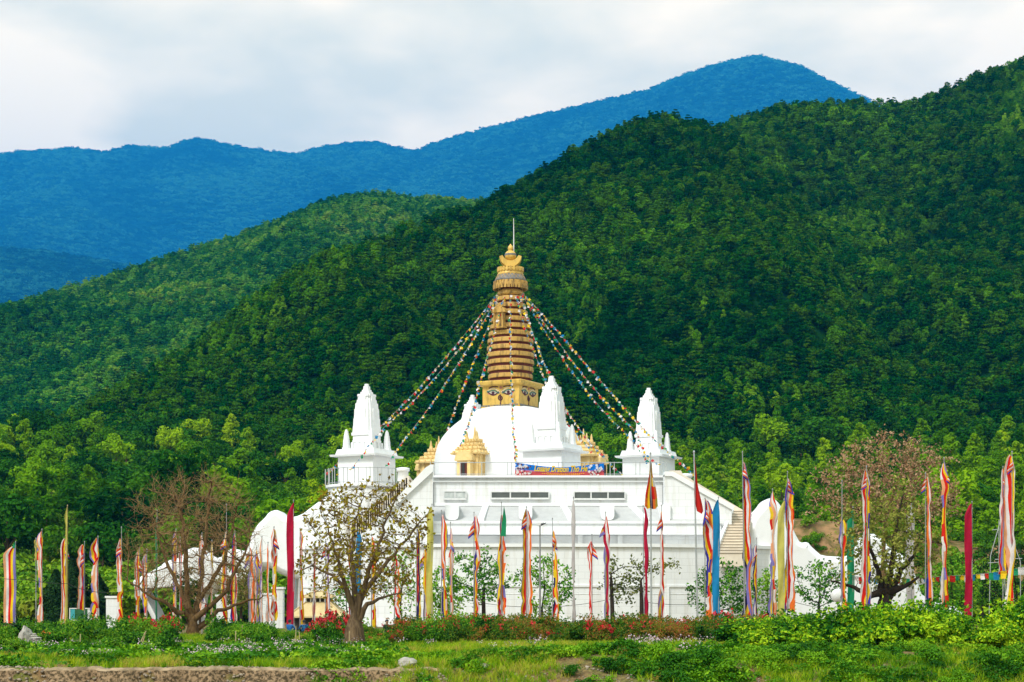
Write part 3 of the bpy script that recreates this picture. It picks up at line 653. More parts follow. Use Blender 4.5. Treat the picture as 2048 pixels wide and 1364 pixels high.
for f in range(4):
    for s in (-1, 1):
        e = MB(); c = 0.86 * s; H = 1.36
        up = [(c + s*t*0.66, H + 0.20*math.cos(t*1.7) - (0.10 if t < 0 else -.10) * abs(t)**2 + .02) for t in np.linspace(-1, 1, 13)]
        lo = [(c + s*t*0.66, H - 0.30*math.cos(t*1.5) + .06 + (.12*t if t > 0 else 0)) for t in np.linspace(-1, 1, 13)]
        plate(e, f, up + lo[::-1], .018, 0)
        plate(e, f, [(c + .17*math.cos(a), H - .03 + .17*math.sin(a)) for a in np.linspace(0, 6.1, 14)], .034, 1)
        plate(e, f, [(c + .075*math.cos(a), H - .02 + .075*math.sin(a)) for a in np.linspace(0, 6.1, 10)], .046, 2)
        ribbon(e, f, lo, .13, .03, 1)
        ribbon(e, f, up, .10, .038, 3)
        ribbon(e, f, [(c + s*t*0.72, H + .26*math.cos(t*1.6) + .14 - (.08 if t < 0 else -.02)*t*t) for t in np.linspace(-1.05, .95, 12)], .07, .026, 0)
        plate(e, f, [(c + s*.5 + .10*math.cos(a), H - .1 + .06*math.sin(a)) for a in np.linspace(0, 6.1, 10)], .03, 4)
        e.build('eye', [M['eyewhite'], M['purple'], M['black'], M['teal'], M['pink']], eyebox)
        b = MB(); ribbon(b, f, [(c + s*t*.52, H + .5 + .10*math.cos(t*1.6) - .05*t) for t in np.linspace(-1, .9, 10)], .11, .028); b.build('eyebrow', M['purple'], eyebox)
    nse = MB()
    sp = [(0.30*(1-q/1.25)*math.cos(q*9+1.6), .80 + 0.30*(1-q/1.25)*math.sin(q*9+1.6)) for q in np.linspace(0, 1, 26)][::-1] + [(.02, .52), (.0, .40), (-.04, .28), (.02, .16), (-.02, .08)]
    ribbon(nse, f, sp, .11, .03); nse.build('nose_curl', M['purple'], eyebox)
    ck = MB(); ribbon(ck, f, [(.15*(1-q/1.3)*math.cos(q*8), 1.78 + .15*(1-q/1.3)*math.sin(q*8)) for q in np.linspace(0, 1, 18)], .06, .028); ck.build('forehead_curl', M['pink'], eyebox)
# spire: gilded rings over an oxide-red core
hw = [27, 30.5, 34.5, 38.5, 41.5, 44, 46, 47.3, 48, 47.6, 46.2, 44.8]
core = [(42, 766)] + [(r - 3.2, 593.5 + i * 14.15 + 12) for i, r in list(enumerate(hw))[::-1]] + [(22, 592), (20, 576)]
m = MB(); m.lathe([(r * k, zc(y)) for r, y in core], (XC, DC), 56); m.build('spire_core', M['red'], st)
for i, r in enumerate(hw):
    y0 = 593.5 + i * 14.15; q = 1.6
    m = MB(); m.lathe([((r-4) * k, zc(y0 + 9.8)), ((r-.3) * k, zc(y0 + 9.4)), (r * k, zc(y0 + 8.6)), ((r-.4) * k, zc(y0 + 2.2)), ((r-1) * k, zc(y0 + 1.2)), ((r-4) * k, zc(y0 + .2))], (XC, DC), 56, smooth=False)
    m.build('spire_ring', M['gold2'], st)
m = MB(); m.lathe([(20*k, zc(594)), (27*k, zc(590)), (26*k, zc(585)), (20*k, zc(580)), (20*k, zc(572))], (XC, DC), 40); m.build('spire_neck', M['gold2'], st)
# hooded niche on the spire
nx_, ny_ = rot2(0, -1, -ROT); nx_, ny_ = XC + X(1000, 180) - X(1021, 180), DC - 1.95
m = MB(); a = R(-26)
m.box((nx_, ny_, zc(646)), (1.0, .5, 1.45), a); m.box((nx_, ny_ - .05, zc(661)), (1.25, .7, .16), a)
for sgn in (-1, 1): x, y = rot2(sgn*.47, -.3, a); m.box((nx_ + x, ny_ + y, zc(646)), (.16, .16, 1.4), a)
hd = []
for t in np.linspace(0, math.pi, 11): hd.append((math.cos(t)*.78, math.sin(t)*.62))
def hp(d): return [(nx_ + rot2(u, d, a)[0], ny_ + rot2(u, d, a)[1], zc(632) + h) for u, h in hd]
m.loft([hp(-.42), hp(.35)]); m.build('niche', M['gold2'], st)
# canopy: valance, lattice skirt, crown
m = MB(); m.lathe([(21*k, zc(575)), (33.5*k, zc(574)), (34.5*k, zc(571)), (31*k, zc(564)), (30*k, zc(561))], (XC, DC), 60)
for i in range(30):
    a = 2*math.pi*i/30; m.box((XC + 34.1*k*math.cos(a), DC + 34.1*k*math.sin(a), zc(575.5)), (.08, .26, .42), a)
    m.box((XC + 33.2*k*math.cos(a+.1), DC + 33.2*k*math.sin(a+.1), zc(569)), (.10, .2, .5), a + .1)
m.build('valance', M['gold2'], st)
m = MB(); m.lathe([(31.5*k, zc(563)), (32*k, zc(561.5)), (25.5*k, zc(550)), (22*k, zc(549))], (XC, DC), 60); sk = m.build('canopy', M['lead'], st)
m = MB()
for i in range(24):
    for s in (-1, 1):
        a0 = 2*math.pi*i/24; a1 = a0 + s*.32
        m.tube([(XC + 31.6*k*math.cos(a0), DC + 31.6*k*math.sin(a0), zc(561.5)), (XC + (28.9*k)*math.cos((a0+a1)/2), DC + 28.9*k*math.sin((a0+a1)/2), zc(556)), (XC + 25.8*k*math.cos(a1), DC + 25.8*k*math.sin(a1), zc(550.4))], .022, 4)
m.build('lattice', M['gold2'], sk)
m = MB(); m.lathe([(26*k, zc(551)), (26.8*k, zc(549)), (25*k, zc(547.5)), (24.5*k, zc(543)), (26.6*k, zc(540.5)), (25.5*k, zc(539)), (16*k, zc(538))], (XC, DC), 48)
for i in range(24):
    a = 2*math.pi*i/24; m.box((XC + 25.6*k*math.cos(a), DC + 25.6*k*math.sin(a), zc(540)), (.12, .22, .42), a)
m.build('crown', M['gold'], st)
# crescent, orb, drop, lightning rod
cr = []
for t in np.linspace(R(184), R(356), 23): cr.append((22*math.cos(t), 22*math.sin(t)))
ci = [(17.0*math.cos(t), 17.0*math.sin(t) + 7.0) for t in np.linspace(R(338), R(202), 19)]
pts = [(XC + u*k, zc(513.5) + h*k) for u, h in cr + ci]
m = MB(); m.loft([[(x, DC - .75, z) for x, z in pts], [(x, DC + .75, z) for x, z in pts]]); m.build('crescent', M['gold'], st)
m = MB(); n_ = 16
m.lathe([(max(11.5*math.sin(math.pi*i/n_), .05)*k, zc(511.5) - 11*math.cos(math.pi*i/n_)*k) for i in range(n_ + 1)], (XC, DC), 32); m.build('orb', M['gold'], st)
m = MB(); m.lathe([(11.7*k, zc(511.6)), (11.9*k, zc(509.8)), (11.2*k, zc(507.8))], (XC, DC), 32, cap=False); m.build('orb_band', M['lead'], st)
m = MB(); m.lathe([(4*k, zc(501)), (5.6*k, zc(497)), (5.2*k, zc(494)), (2.5*k, zc(490.5)), (.2*k, zc(487.5))], (XC, DC), 20); m.build('drop_finial', M['gold'], st)
m = MB(); m.tube([(XC + 6.5*k, DC, zc(506)), (XC + 6.5*k, DC, zc(470)), (XC + 6.3*k, DC, zc(437))], [.06, .05, .03], 6); m.build('lightning_rod', M['alu'], st)
# the wedge-shaped moulding where the rear tower meets the dome is part of the tower

# ---- the four tall white towers
def tower(cpx, D, top, floor, label, s=1.0):
    u = 176 / F / 5.244 * s                 # one enlarged-photo pixel in metres
    x = X(cpx, D); root = empty('temple_tower', (x, D, floor), label, 'tower', 'white tapering towers round the dome'); zt = Z(top, D)
    q = 1.352
    zz = lambda y: zt - (y - 95) * u
    zb = zz(790)                            # top of the base block
    def stack(mb, prof, cx, cy, notch=.18, rotn=-ROT):
        for (y0, h0), (y1, h1) in zip(prof[:-1], prof[1:]):
            mb.loft([ring(sq(cx, cy, h1*u/q, rotn, notch), zz(y1)), ring(sq(cx, cy, h0*u/q, rotn, notch), zz(y0))])
    def steps(mb, lst, cx, cy, notch=.18):
        for (y0, y1, h0, h1) in lst: mb.loft([ring(sq(cx, cy, h1*u/q, -ROT, notch), zz(y1)), ring(sq(cx, cy, h0*u/q, -ROT, notch), zz(y0))])
    m = MB(); steps(m, [(95, 122, 24, 25), (120, 165, 37, 40), (158, 182, 52, 55), (180, 207, 68, 72)], x, D); m.build('pinnacle', M['tower'], root)
    m = MB(); steps(m, [(205, 228, 103, 105), (226, 266, 90, 96), (264, 302, 108, 114), (300, 362, 124, 129), (360, 462, 136, 141), (460, 546, 146, 150), (544, 612, 153, 157)], x, D)
    for f in range(4):                      # shallow central rib on every face
        a = -ROT + f*math.pi/2; px_, py_ = rot2(0, -1, a)
        for y0, y1, h in ((228, 360, 86), (360, 610, 122)):
            d = h*u/q + .02; m.box((x + px_*d, D + py_*d, (zz(y0)+zz(y1))/2), (.95 if h > 100 else .7, .4, (y1-y0)*u), a)
    m.build('shaft', M['tower'], root)
    m = MB(); steps(m, [(610, 640, 172, 168), (640, 690, 152, 153), (690, 712, 160, 158), (710, 790, 150, 156)], x, D)
    for f in range(4):
        a = -ROT + f*math.pi/2
        for t in (-.62, -.2, .2, .62):
            d = 146*u/q + .05; px_, py_ = rot2(t*1.5, -d, a); m.box((x + px_, D + py_, (zz(712)+zz(788))/2), (.22, .3, 76*u), a)
    m.build('neck', M['tower'], root)
    m = MB(); hb_ = 293*u/q
    m.loft([ring(sq(x, D, hb_), floor - .4), ring(sq(x, D, hb_), zz(868))]); m.loft([ring(sq(x, D, hb_ + .55), zz(868)), ring(sq(x, D, hb_ + .62), zz(848))])
    m.loft([ring(sq(x, D, hb_ + .2), zz(848)), ring(sq(x, D, hb_ + .05), zz(790))])
    m.build('base_block', M['tower'], root)
    def turret(px_, py_):
        t = MB(); h = [(578, 596, 10, 14), (594, 640, 18, 26), (638, 690, 28, 33), (688, 740, 35, 38), (738, 770, 39, 41), (768, 800, 48, 48)]
        for (y0, y1, h0, h1) in h: t.loft([ring(sq(px_, py_, h1*u/q, -ROT, .2), zz(y1)), ring(sq(px_, py_, h0*u/q, -ROT, .2), zz(y0))])
        return t
    for f in range(4):
        a = -ROT + math.pi/4 + f*math.pi/2; d = (hb_ - 0.5) * 1.414 * 0.94
        dx, dy = rot2(0, -d, a); turret(x + dx, D + dy).build('turret', M['tower'], root)
    return root
tower(733.5, 176, 768, ZT, 'tapering white tower with corner turrets on the left round bastion')
tower(1297.5, 184, 776, ZT, 'tapering white tower with corner turrets at the right end behind the striped flag pole')
tower(1103.5, 169.3, 752, ZT, 'white tower standing right in front of the dome above the long banner')
tower(945, 194, 790, ZT, 'white tower half hidden behind the left shoulder of the dome', 1.0)

# ---- ochre shrines on the dome's faces
def shrine(ang, rad, label, s=1.0):
    dx, dy = rot2(0, -rad, ang); x, y = XC + dx, DC + dy
    root = empty('golden_shrine', (x, y, ZT), label, 'shrine', 'ochre shrines round the dome'); u = 1 / 21.3 * s
    def S(mb, w, d, z0, z1, w1=None, d1=None, off=0, mt=0):
        w1 = w if w1 is None else w1; d1 = d if d1 is None else d1
        def pl(w, d, z): return [(x + rot2(a, b + off, ang)[0], y + rot2(a, b + off, ang)[1], z) for a, b in ((-w, -d), (w, -d), (w, d), (-w, d))]
        mb.loft([pl(w, d, z0), pl(w1, d1, z1)], True, mt)
    b = MB(); H = 2.75
    S(b, 1.15, 1.6, ZT - .1, ZT + H, off=.6)
    for sx_ in (-1, 1):
        for yy in (-.6, .3, 1.2): 
            px_, py_ = rot2(sx_*1.17, yy, ang); b.box((x + px_, y + py_, ZT + H/2), (.22, .3, H), ang)
    b.build('body', M['shrine'], root)
    p = MB(); S(p, .72, .35, ZT - .1, ZT + 2.1, off=-1.35); S(p, .95, .45, ZT + 2.1, ZT + 2.3, off=-1.35)
    g = [(math.cos(t)*.95, 2.3 + math.sin(t)*.75) for t in np.linspace(0, math.pi, 9)]
    def gp(d): return [(x + rot2(a, d, ang)[0], y + rot2(a, d, ang)[1], ZT + h) for a, h in g]
    p.loft([gp(-1.75), gp(-.9)]); p.build('porch', M['shrine'], root)
    dr = MB(); S(dr, .36, .06, ZT + .55, ZT + 1.95, off=-1.72); do = dr.build('door', M['red'], root)
    dk = MB(); S(dk, .17, .03, ZT + .6, ZT + 1.9, off=-1.80); dk.build('door_gap', M['dark'], do)
    r = MB(); z = ZT + H
    for w, h, o_ in ((1.62, .30, .95), (1.30, .28, .8), (1.0, .28, .7), (.75, .26, .6)):
        S(r, w, w*1.15, z, z + h*.55, w + .06, w*1.15 + .06, off=.5); S(r, w - .03, w*1.15 - .03, z + h*.55, z + h + .12, w - .3, w*1.15 - .35, off=.5)
        z += h + .12
        for cx_ in np.linspace(-w*.8, w*.8, 5):
            px_, py_ = rot2(cx_, .5 - w*1.15 - .02, ang); r.box((x + px_, y + py_, z - .2), (.16, .14, .26), ang)
            px_, py_ = rot2(w + .02, .5 + cx_*1.1, ang); r.box((x + px_, y + py_, z - .2), (.14, .16, .26), ang)
    r.build('tiered_roof', M['shrine'], root)
    f = MB()
    for cx_, cy_, h in ((0, .5, 1.25), (-.55, -.1, .75), (.55, -.1, .75), (-.55, 1.1, .7), (.55, 1.1, .7)):
        px_, py_ = rot2(cx_, cy_, ang); f.lathe([(.2, z - .2), (.17, z + .1), (.11, z + h*.4), (.13, z + h*.45), (.03, z + h)], (x + px_, y + py_), 10)
    f.build('spirelet', M['shrine'], root); return root
shrine(-ROT, 7.8, 'ochre shrine with a red door low on the front of the dome, behind the railing')
shrine(-ROT + math.pi/2, 8.6, 'ochre shrine right of the front white tower, partly hidden by it')
shrine(-ROT - math.pi/2, 8.8, 'ochre shrine at the left edge of the dome, partly hidden behind it')

# ---- railings
def railing(pts, h, label, step=2.45, double=True):
    root = empty('terrace_railing', pts[0], label, 'railing', 'steel railings along the terrace edge')
    m = MB(); m.tube([(x, y, z + h) for x, y, z in pts], .035, 6); m.tube([(x, y, z + .14) for x, y, z in pts], .03, 6); m.build('rail', M['steel'], root)
    seg = [Vector(p) for p in pts]; L_ = sum((b - a).length for a, b in zip(seg[:-1], seg[1:])); n = max(2, round(L_ / step)); proto = None
    for i in range(n + 1):
        d = L_ * i / n
        for a, b in zip(seg[:-1], seg[1:]):
            l = (b - a).length
            if d <= l + 1e-6: p = a.lerp(b, d / l); break
            d -= l
        if proto is None:
            m = MB()
            for o_ in ((-.19, .19) if double else (0,)): m.bb(o_ - .035, o_ + .035, -.03, .03, 0, h + .06)
            proto = m.build('post', M['steel'], root, org=(1e-9, 0, 0)); q = proto
        else: q = proto.copy(); COL.objects.link(q); q.parent = root
        q.location = p - seg[0]
    return root
railing([(px0, 164.95, ZT + .17), (px1, 164.95, ZT + .17)], 1.2, 'long steel railing along the front edge of the upper terrace')
def arc(cpx, D, r, a0, a1): return [(X(cpx, D) + r*math.sin(R(t)), D - r*math.cos(R(t)), ZT) for t in np.linspace(a0, a1, 12)]
railing(arc(733, 176, 3.85, -95, 75), 1.5, 'curved steel railing round the left bastion below the left tower', 1.1)
railing(arc(1296, 183, 3.85, 30, 110), 1.5, 'short curved steel railing right of the right tower', 1.0)

# ---- festival banner on the railing
def banner():
    D = 164.6; x0, x1 = X(1030, D), X(1208, D)
    root = empty('festival_banner', (x0, D, ZT), 'long blue and pink cloth banner with yellow script and white blossoms tied to the railing', 'banner')
    def top(t): return Z(925.5 + 8.5 * math.sin(math.pi * min(t*1.0, 1)) ** 1.3 + 1 * t, D)
    def bot(t): return Z(951.3 + 1.2 * t, D)
    n, k_ = 48, 10; v = []; f = []; mi = []
    for i in range(n + 1):
        t = i / n
        for j in range(k_ + 1):
            h = j / k_; v.append((x0 + (x1 - x0) * t, D - .05 * math.sin(t*17 + h*2) * (1 - h*.5), bot(t) + (top(t) - bot(t)) * h))
    for i in range(n):
        for j in range(k_): f.append((i*(k_+1)+j, (i+1)*(k_+1)+j, (i+1)*(k_+1)+j+1, i*(k_+1)+j+1)); mi.append(0 if j >= 5 else (2 if j == 4 else 1))
    m = MB(); m.add(v, f, mi); bn = m.build('cloth', [cloth('banner_blue', (0.01, 0.20, 0.72)), cloth('banner_pink', (0.70, 0.10, 0.11)), cloth('banner_mauve', (0.50, 0.20, 0.42))], root)
    bl = MB(); r2 = random.Random(5)
    for i in range(70):
        t = r2.choice([r2.uniform(.0, .20), r2.uniform(.83, 1.0), r2.uniform(.0, .12)]); h = r2.uniform(.08, .92); s = r2.uniform(.06, .13)
        c = (x0 + (x1-x0)*t, D - .075, bot(t) + (top(t)-bot(t))*h)
        pts_ = [(c[0] + s*(1 + .3*math.cos(5*a))*math.cos(a), c[1] - .004*(i % 5), c[2] + s*(1 + .3*math.cos(5*a))*math.sin(a)) for a in np.linspace(0, 6.28, 15)[:-1]]
        bl.add(pts_, [tuple(range(14))], 0 if r2.random() < .8 else 1)
    bl.build('blossom_print', [M['cWh'], M['purple']], bn)
    cu = bpy.data.curves.new('script', 'FONT'); cu.body = 'Losang Dration Tho He'; cu.size = .62; cu.shear = .3; cu.extrude = .006; cu.offset = .018
    to = bpy.data.objects.new('script', cu); COL.objects.link(to); dg = bpy.context.evaluated_depsgraph_get(); me = bpy.data.meshes.new_from_object(to.evaluated_get(dg)); bpy.data.objects.remove(to)
    xs_ = [v.co.x for v in me.vertices]; a, b_ = min(xs_), max(xs_)
    for v in me.vertices:
        t = .215 + .60 * (v.co.x - a) / (b_ - a); z = bot(t) + (top(t)-bot(t))*.46 + v.co.y * 1.25
        v.co = (x0 + (x1-x0)*t - root.location.x, D - .09 - v.co.z - root.location.y, z - root.location.z)
    me.materials.append(M['cY']); obj('script', me, bn)
    ln = MB()
    for t0, t1, h in ((.30, .78, .22), (.36, .72, .12)):
        for q in np.arange(t0, t1, .022): ln.bb(x0 + (x1-x0)*q, x0 + (x1-x0)*(q + .015), D - .085, D - .08, bot(q) + (top(q)-bot(q))*h, bot(q) + (top(q)-bot(q))*(h + .05))
    ln.build('small_print', M['cY'], bn)
banner()
# ------------------------------------------------------------------ trees near the temple: trunk and limbs grown towards points of the crown
def grow(base, path, ctr, rad, n_att, step, seed, kill=1.6, infl=9, fan=None, floor=None, trop=0.0, arms=()):
    """branch skeleton: trunk along path, then branching towards random points of an ellipsoid. returns nodes, parents"""
    rng = np.random.default_rng(seed)
    A = []
    while len(A) < n_att:
        p = rng.uniform(-1, 1, 3)
        if np.dot(p, p) > 1 or np.dot(p, p) < 0.06: continue
        q = np.array(ctr) + p * np.array(rad)
        if floor is not None and q[2] < floor: continue
        A.append(q)
    A = np.array(A); nodes = [np.array(base, float)]; par = [-1]
    for w in path:
        w = np.array(w, float); last = nodes[-1]; n = max(1, int(np.linalg.norm(w - last) / step))
        for i in range(1, n + 1): nodes.append(last + (w - last) * i / n); par.append(len(nodes) - 2)
    fork = len(nodes) - 1
    for ai, arm in enumerate(arms):
        f_ = max(1, fork - (ai * 2) % 4); last_i = f_; last = nodes[f_]
        for w in arm:
            w = np.array(w, float); n = max(1, int(np.linalg.norm(w - last) / step)); st_ = last
            for i in range(1, n + 1): nodes.append(st_ + (w - st_) * i / n + rng.normal(size=3) * step * .12); par.append(last_i); last_i = len(nodes) - 1
            last = w
    for it in range(220):
        if not len(A): break
        Nn = np.array(nodes); d = np.linalg.norm(A[:, None] - Nn[None], axis=2); j = d.argmin(1); dm = d[np.arange(len(A)), j]
        live = dm < infl * step if it > 30 else dm < 1e9
        if not live.any(): break
        add = []
        for k in np.unique(j[live]):
            v = A[(j == k) & live] - Nn[k]; v = (v / np.linalg.norm(v, axis=1, keepdims=True)).sum(0) + rng.normal(size=3) * 0.25 + np.array([0, 0, trop]); l = np.linalg.norm(v)
            if l < 1e-3: continue
            add.append((k, Nn[k] + v / l * step))
        if not add: break
        for k, p in add: nodes.append(p); par.append(int(k))
        Nn = np.array([p for _, p in add]); d = np.linalg.norm(A[:, None] - Nn[None], axis=2).min(1); A = A[d > kill * step]
        if len(nodes) > 2600: break
    return np.array(nodes), np.array(par)
def radii(par, tip, expo, rmax):
    n = len(par); r = np.zeros(n); kids = np.zeros(n, int)
    for p in par[1:]: kids[p] += 1
    acc = np.zeros(n)
    for i in range(n - 1, -1, -1):
        r[i] = tip if kids[i] == 0 else max(acc[i] ** (1 / expo), tip)
        if par[i] >= 0: acc[par[i]] += r[i] ** expo
    return r * np.where(r > rmax, rmax / r, 1), kids
def limbs(nodes, par, r, sides_big=7):
    V, Q = [], []; n0 = 0
    order = [(i, par[i]) for i in range(1, len(par))]
    for S, sel in ((sides_big, lambda a: a >= 0.05), (4, lambda a: a < 0.05)):
        E = [(i, p) for i, p in order if sel(r[i])]
        if not E: continue
        i = np.array([e[0] for e in E]); p = np.array([e[1] for e in E])
        a, b = nodes[p], nodes[i]; t = b - a; t /= np.maximum(np.linalg.norm(t, axis=1, keepdims=True), 1e-6)
        a = a - t * r[i][:, None] * 0.35
        ref = np.where(np.abs(t[:, 2:3]) < 0.95, np.array([[0, 0, 1.]]), np.array([[1., 0, 0]])); u = np.cross(t, ref); u /= np.linalg.norm(u, axis=1, keepdims=True); w = np.cross(t, u)
        ang = np.arange(S) * 2 * math.pi / S
        ra = np.minimum(r[p], r[i] * 1.75)[:, None, None]; rb = r[i][:, None, None]
        cs = np.cos(ang)[None, :, None] * u[:, None] + np.sin(ang)[None, :, None] * w[:, None]
        v = np.concatenate([a[:, None] + cs * ra, b[:, None] + cs * rb], 1)      # (E, 2S, 3)
        k = np.arange(S); q = np.stack([k, (k + 1) % S, S + (k + 1) % S, S + k], -1)
        Q.append((np.arange(len(E))[:, None, None] * 2 * S + q[None] + n0).reshape(-1, 4)); V.append(v.reshape(-1, 3)); n0 += len(E) * 2 * S
    return np.concatenate(V), np.concatenate(Q)
def twigs(nodes, par, kids, r, rng, per, length, rad, thr):
    """fine forked shoots at the ends of the branches, as thin three-sided rods"""
    idx = np.where(r < thr)[0]; idx = np.repeat(idx, per); n = len(idx)
    base = nodes[idx]; d = nodes[idx] - nodes[np.maximum(par[idx], 0)]; d /= np.maximum(np.linalg.norm(d, axis=1, keepdims=True), 1e-6)
    d = d * 0.7 + rng.normal(size=(n, 3)) * 0.6 + np.array([0, 0, 0.25]); d /= np.linalg.norm(d, axis=1, keepdims=True)
    L_ = length * rng.uniform(0.5, 1.2, (n, 1)); mid = base + d * L_ * 0.5; d2 = d + rng.normal(size=(n, 3)) * 0.3; end = mid + d2 * L_ * 0.5
    V, Q = [], []; o = 0
    for a, b, r0, r1 in ((base, mid, rad, rad * 0.8), (mid, end, rad * 0.8, rad * 0.45)):
        t = b - a; u = np.cross(t, np.array([0.3, 1, 0.2])); u /= np.maximum(np.linalg.norm(u, axis=1, keepdims=True), 1e-6); w = np.cross(t, u); w /= np.maximum(np.linalg.norm(w, axis=1, keepdims=True), 1e-6)
        cs = [np.cos(k*2.0944) * u + np.sin(k*2.0944) * w for k in range(3)]
        V.append(np.stack([a + c * r0 for c in cs] + [b + c * r1 for c in cs], 1).reshape(-1, 3))
        q = np.array([[0, 1, 4, 3], [1, 2, 5, 4], [2, 0, 3, 5]]); Q.append((np.arange(n)[:, None, None] * 6 + q[None] + o).reshape(-1, 4)); o += n * 6
    return np.concatenate(V), np.concatenate(Q), end
def near_tree(name, label, cat, base, path, ctr, rad, seed, n_att, step, bark, leaf=None, tip=0.012, expo=2.4, rmax=0.5, leaf_n=3, leaf_r=0.35, leaf_s=0.09, tw=None, flare=None, group=None, kill=1.6, floor=None, trunk_r=None, leaf_where=0.03, droop=0.0, trop=0.0, arms=(), arm_r=0.0):
    D = base[2]; rng = np.random.default_rng(seed)
    b = np.array([X(base[0], D), D, 0.0]); pw = lambda p: np.array([X(p[0], D), D + (p[2] if len(p) > 2 else 0), Z(p[1], D)])
    k = D / F
    c = pw(ctr); nodes, par = grow(b - np.array([0, 0, .2]), [pw(p) for p in path], c, (rad[0]*k, rad[0]*k*rad[2], rad[1]*k), n_att, step, seed, kill=kill, floor=None if floor is None else Z(floor, D), trop=trop, arms=[[pw(q) for q in a] for a in arms])
    r, kids = radii(par, tip, expo, rmax)
    if trunk_r: 
        n_tr = sum(max(1, int(np.linalg.norm(pw(path[i]) - (pw(path[i-1]) if i else b - np.array([0, 0, .2]))) / step)) for i in range(len(path)))
        for i in range(min(n_tr + 1, len(r))): r[i] = max(r[i], trunk_r * (1 - 0.35 * (i / max(n_tr, 1)) ** 1.5 - (0.3 if i == n_tr else .12 if i == n_tr - 1 else 0))) if trunk_r > 0 else r[i]
    if arm_r:
        i0 = n_tr + 1
        for ai, a_ in enumerate(arms):
            ps = [nodes[max(1, n_tr - (ai * 2) % 4)]] + [pw(q_) for q_ in a_]; na = sum(max(1, int(np.linalg.norm(ps[i+1] - ps[i]) / step)) for i in range(len(ps) - 1))
            for i in range(na): r[i0 + i] = max(r[i0 + i], arm_r * (1 - 0.9 * (i / na) ** .75))
            i0 += na
    if flare: hgt = nodes[:, 2]; r = r * (1 + (flare - 1) * np.exp(-np.maximum(hgt + .2, 0) / (0.5)))  * 1.0
    root = empty(name, tuple(b), label, cat, group); 
    V, Q = limbs(nodes, par, r, 9); mats = [bark]; mi = np.zeros(len(Q), int)
    if tw:
        tv, tq, ends = twigs(nodes, par, kids, r, rng, tw[0], tw[1], tw[2], tw[3]); Q = np.concatenate([Q, tq + len(V)]); V = np.concatenate([V, tv]); mi = np.concatenate([mi, np.ones(len(tq), int)]); mats.append(tw[4] if len(tw) > 4 else bark)
    obj('trunk', fast_mesh('trunk', V - b, Q, mats, mi, smooth=True), root)
    if leaf is not None:
        src = ends if tw else nodes[r < leaf_where]
        cc = np.repeat(src, leaf_n, 0); cc = cc + rng.normal(size=cc.shape) * leaf_r * np.array([1, 1, .7])
        nr = rng.normal(size=cc.shape) + np.array([0, -0.2, 0.5])
        v, q = leaf_quads(cc, nr, leaf_s, leaf_s * 0.6, rng)
        obj('crown', fast_mesh('crown', v - b, q, leaf), root)
    return root

M['lf_brown'] = leafmat('autumn_leaves', [(0.16, 0.09, 0.006), (0.32, 0.21, 0.012), (0.26, 0.25, 0.012), (0.44, 0.33, 0.02)], 0.9, trans=0.3)
M['lf_green'] = leafmat('street_tree_leaves', [(0.02, 0.11, 0.004), (0.07, 0.26, 0.008), (0.18, 0.42, 0.015), (0.30, 0.50, 0.03)], 0.8, trans=0.3)
M['lf_lime'] = leafmat('young_lime_leaves', [(0.14, 0.18, 0.02), (0.32, 0.34, 0.05), (0.50, 0.48, 0.11)], 0.9, trans=0.3)
M['lf_pink'] = leafmat('pink_seed_tufts', [(0.26, 0.14, 0.065), (0.44, 0.25, 0.13), (0.54, 0.36, 0.21)], 0.9, trans=0.25)
M['lf_rust'] = leafmat('rusty_leaf_buds', [(0.24, 0.13, 0.04), (0.34, 0.20, 0.07), (0.22, 0.20, 0.05)], 0.9, trans=0.2)
M['lf_dark'] = leafmat('dark_leaves', [(0.006, 0.035, 0.004), (0.018, 0.075, 0.008), (0.05, 0.13, 0.015)], 0.9, trans=0.2)
M['lf_olive'] = leafmat('olive_leaves', [(0.06, 0.09, 0.01), (0.13, 0.16, 0.02), (0.20, 0.20, 0.04)], 0.9, trans=0.25)

near_tree('bare_tree', 'large leafless tree with rusty brown limbs forking low from a thick trunk', 'tree', (385, 1270, 103), [(385, 1240)], (385, 1095), (142, 160, 0.8), 101, 640, 0.33, M['bark'], M['lf_rust'],
          tip=0.018, expo=1.85, rmax=0.42, tw=(4, 0.85, 0.0095, 0.05, M['twig']), leaf_n=1, leaf_r=0.08, leaf_s=0.035, flare=1.2, kill=1.4, floor=1190, trunk_r=0.44, arm_r=0.19,
          arms=[[(350, 1216, -.6), (305, 1190, -1), (264, 1160, -1.2)], [(362, 1190, .5), (332, 1130, .8), (312, 1075, 1)], [(377, 1190, -.2), (374, 1100, -.4), (362, 1005, -.3)], [(396, 1185, .4), (406, 1090, .6), (418, 990, .4)],
                [(425, 1212, -.4), (458, 1182, -.7), (478, 1135, -.9), (505, 1085, -.8)], [(432, 1222, .5), (478, 1206, 1), (522, 1192, 1.2)], [(390, 1200, 1), (440, 1120, 1.6), (462, 1030, 1.6)]])
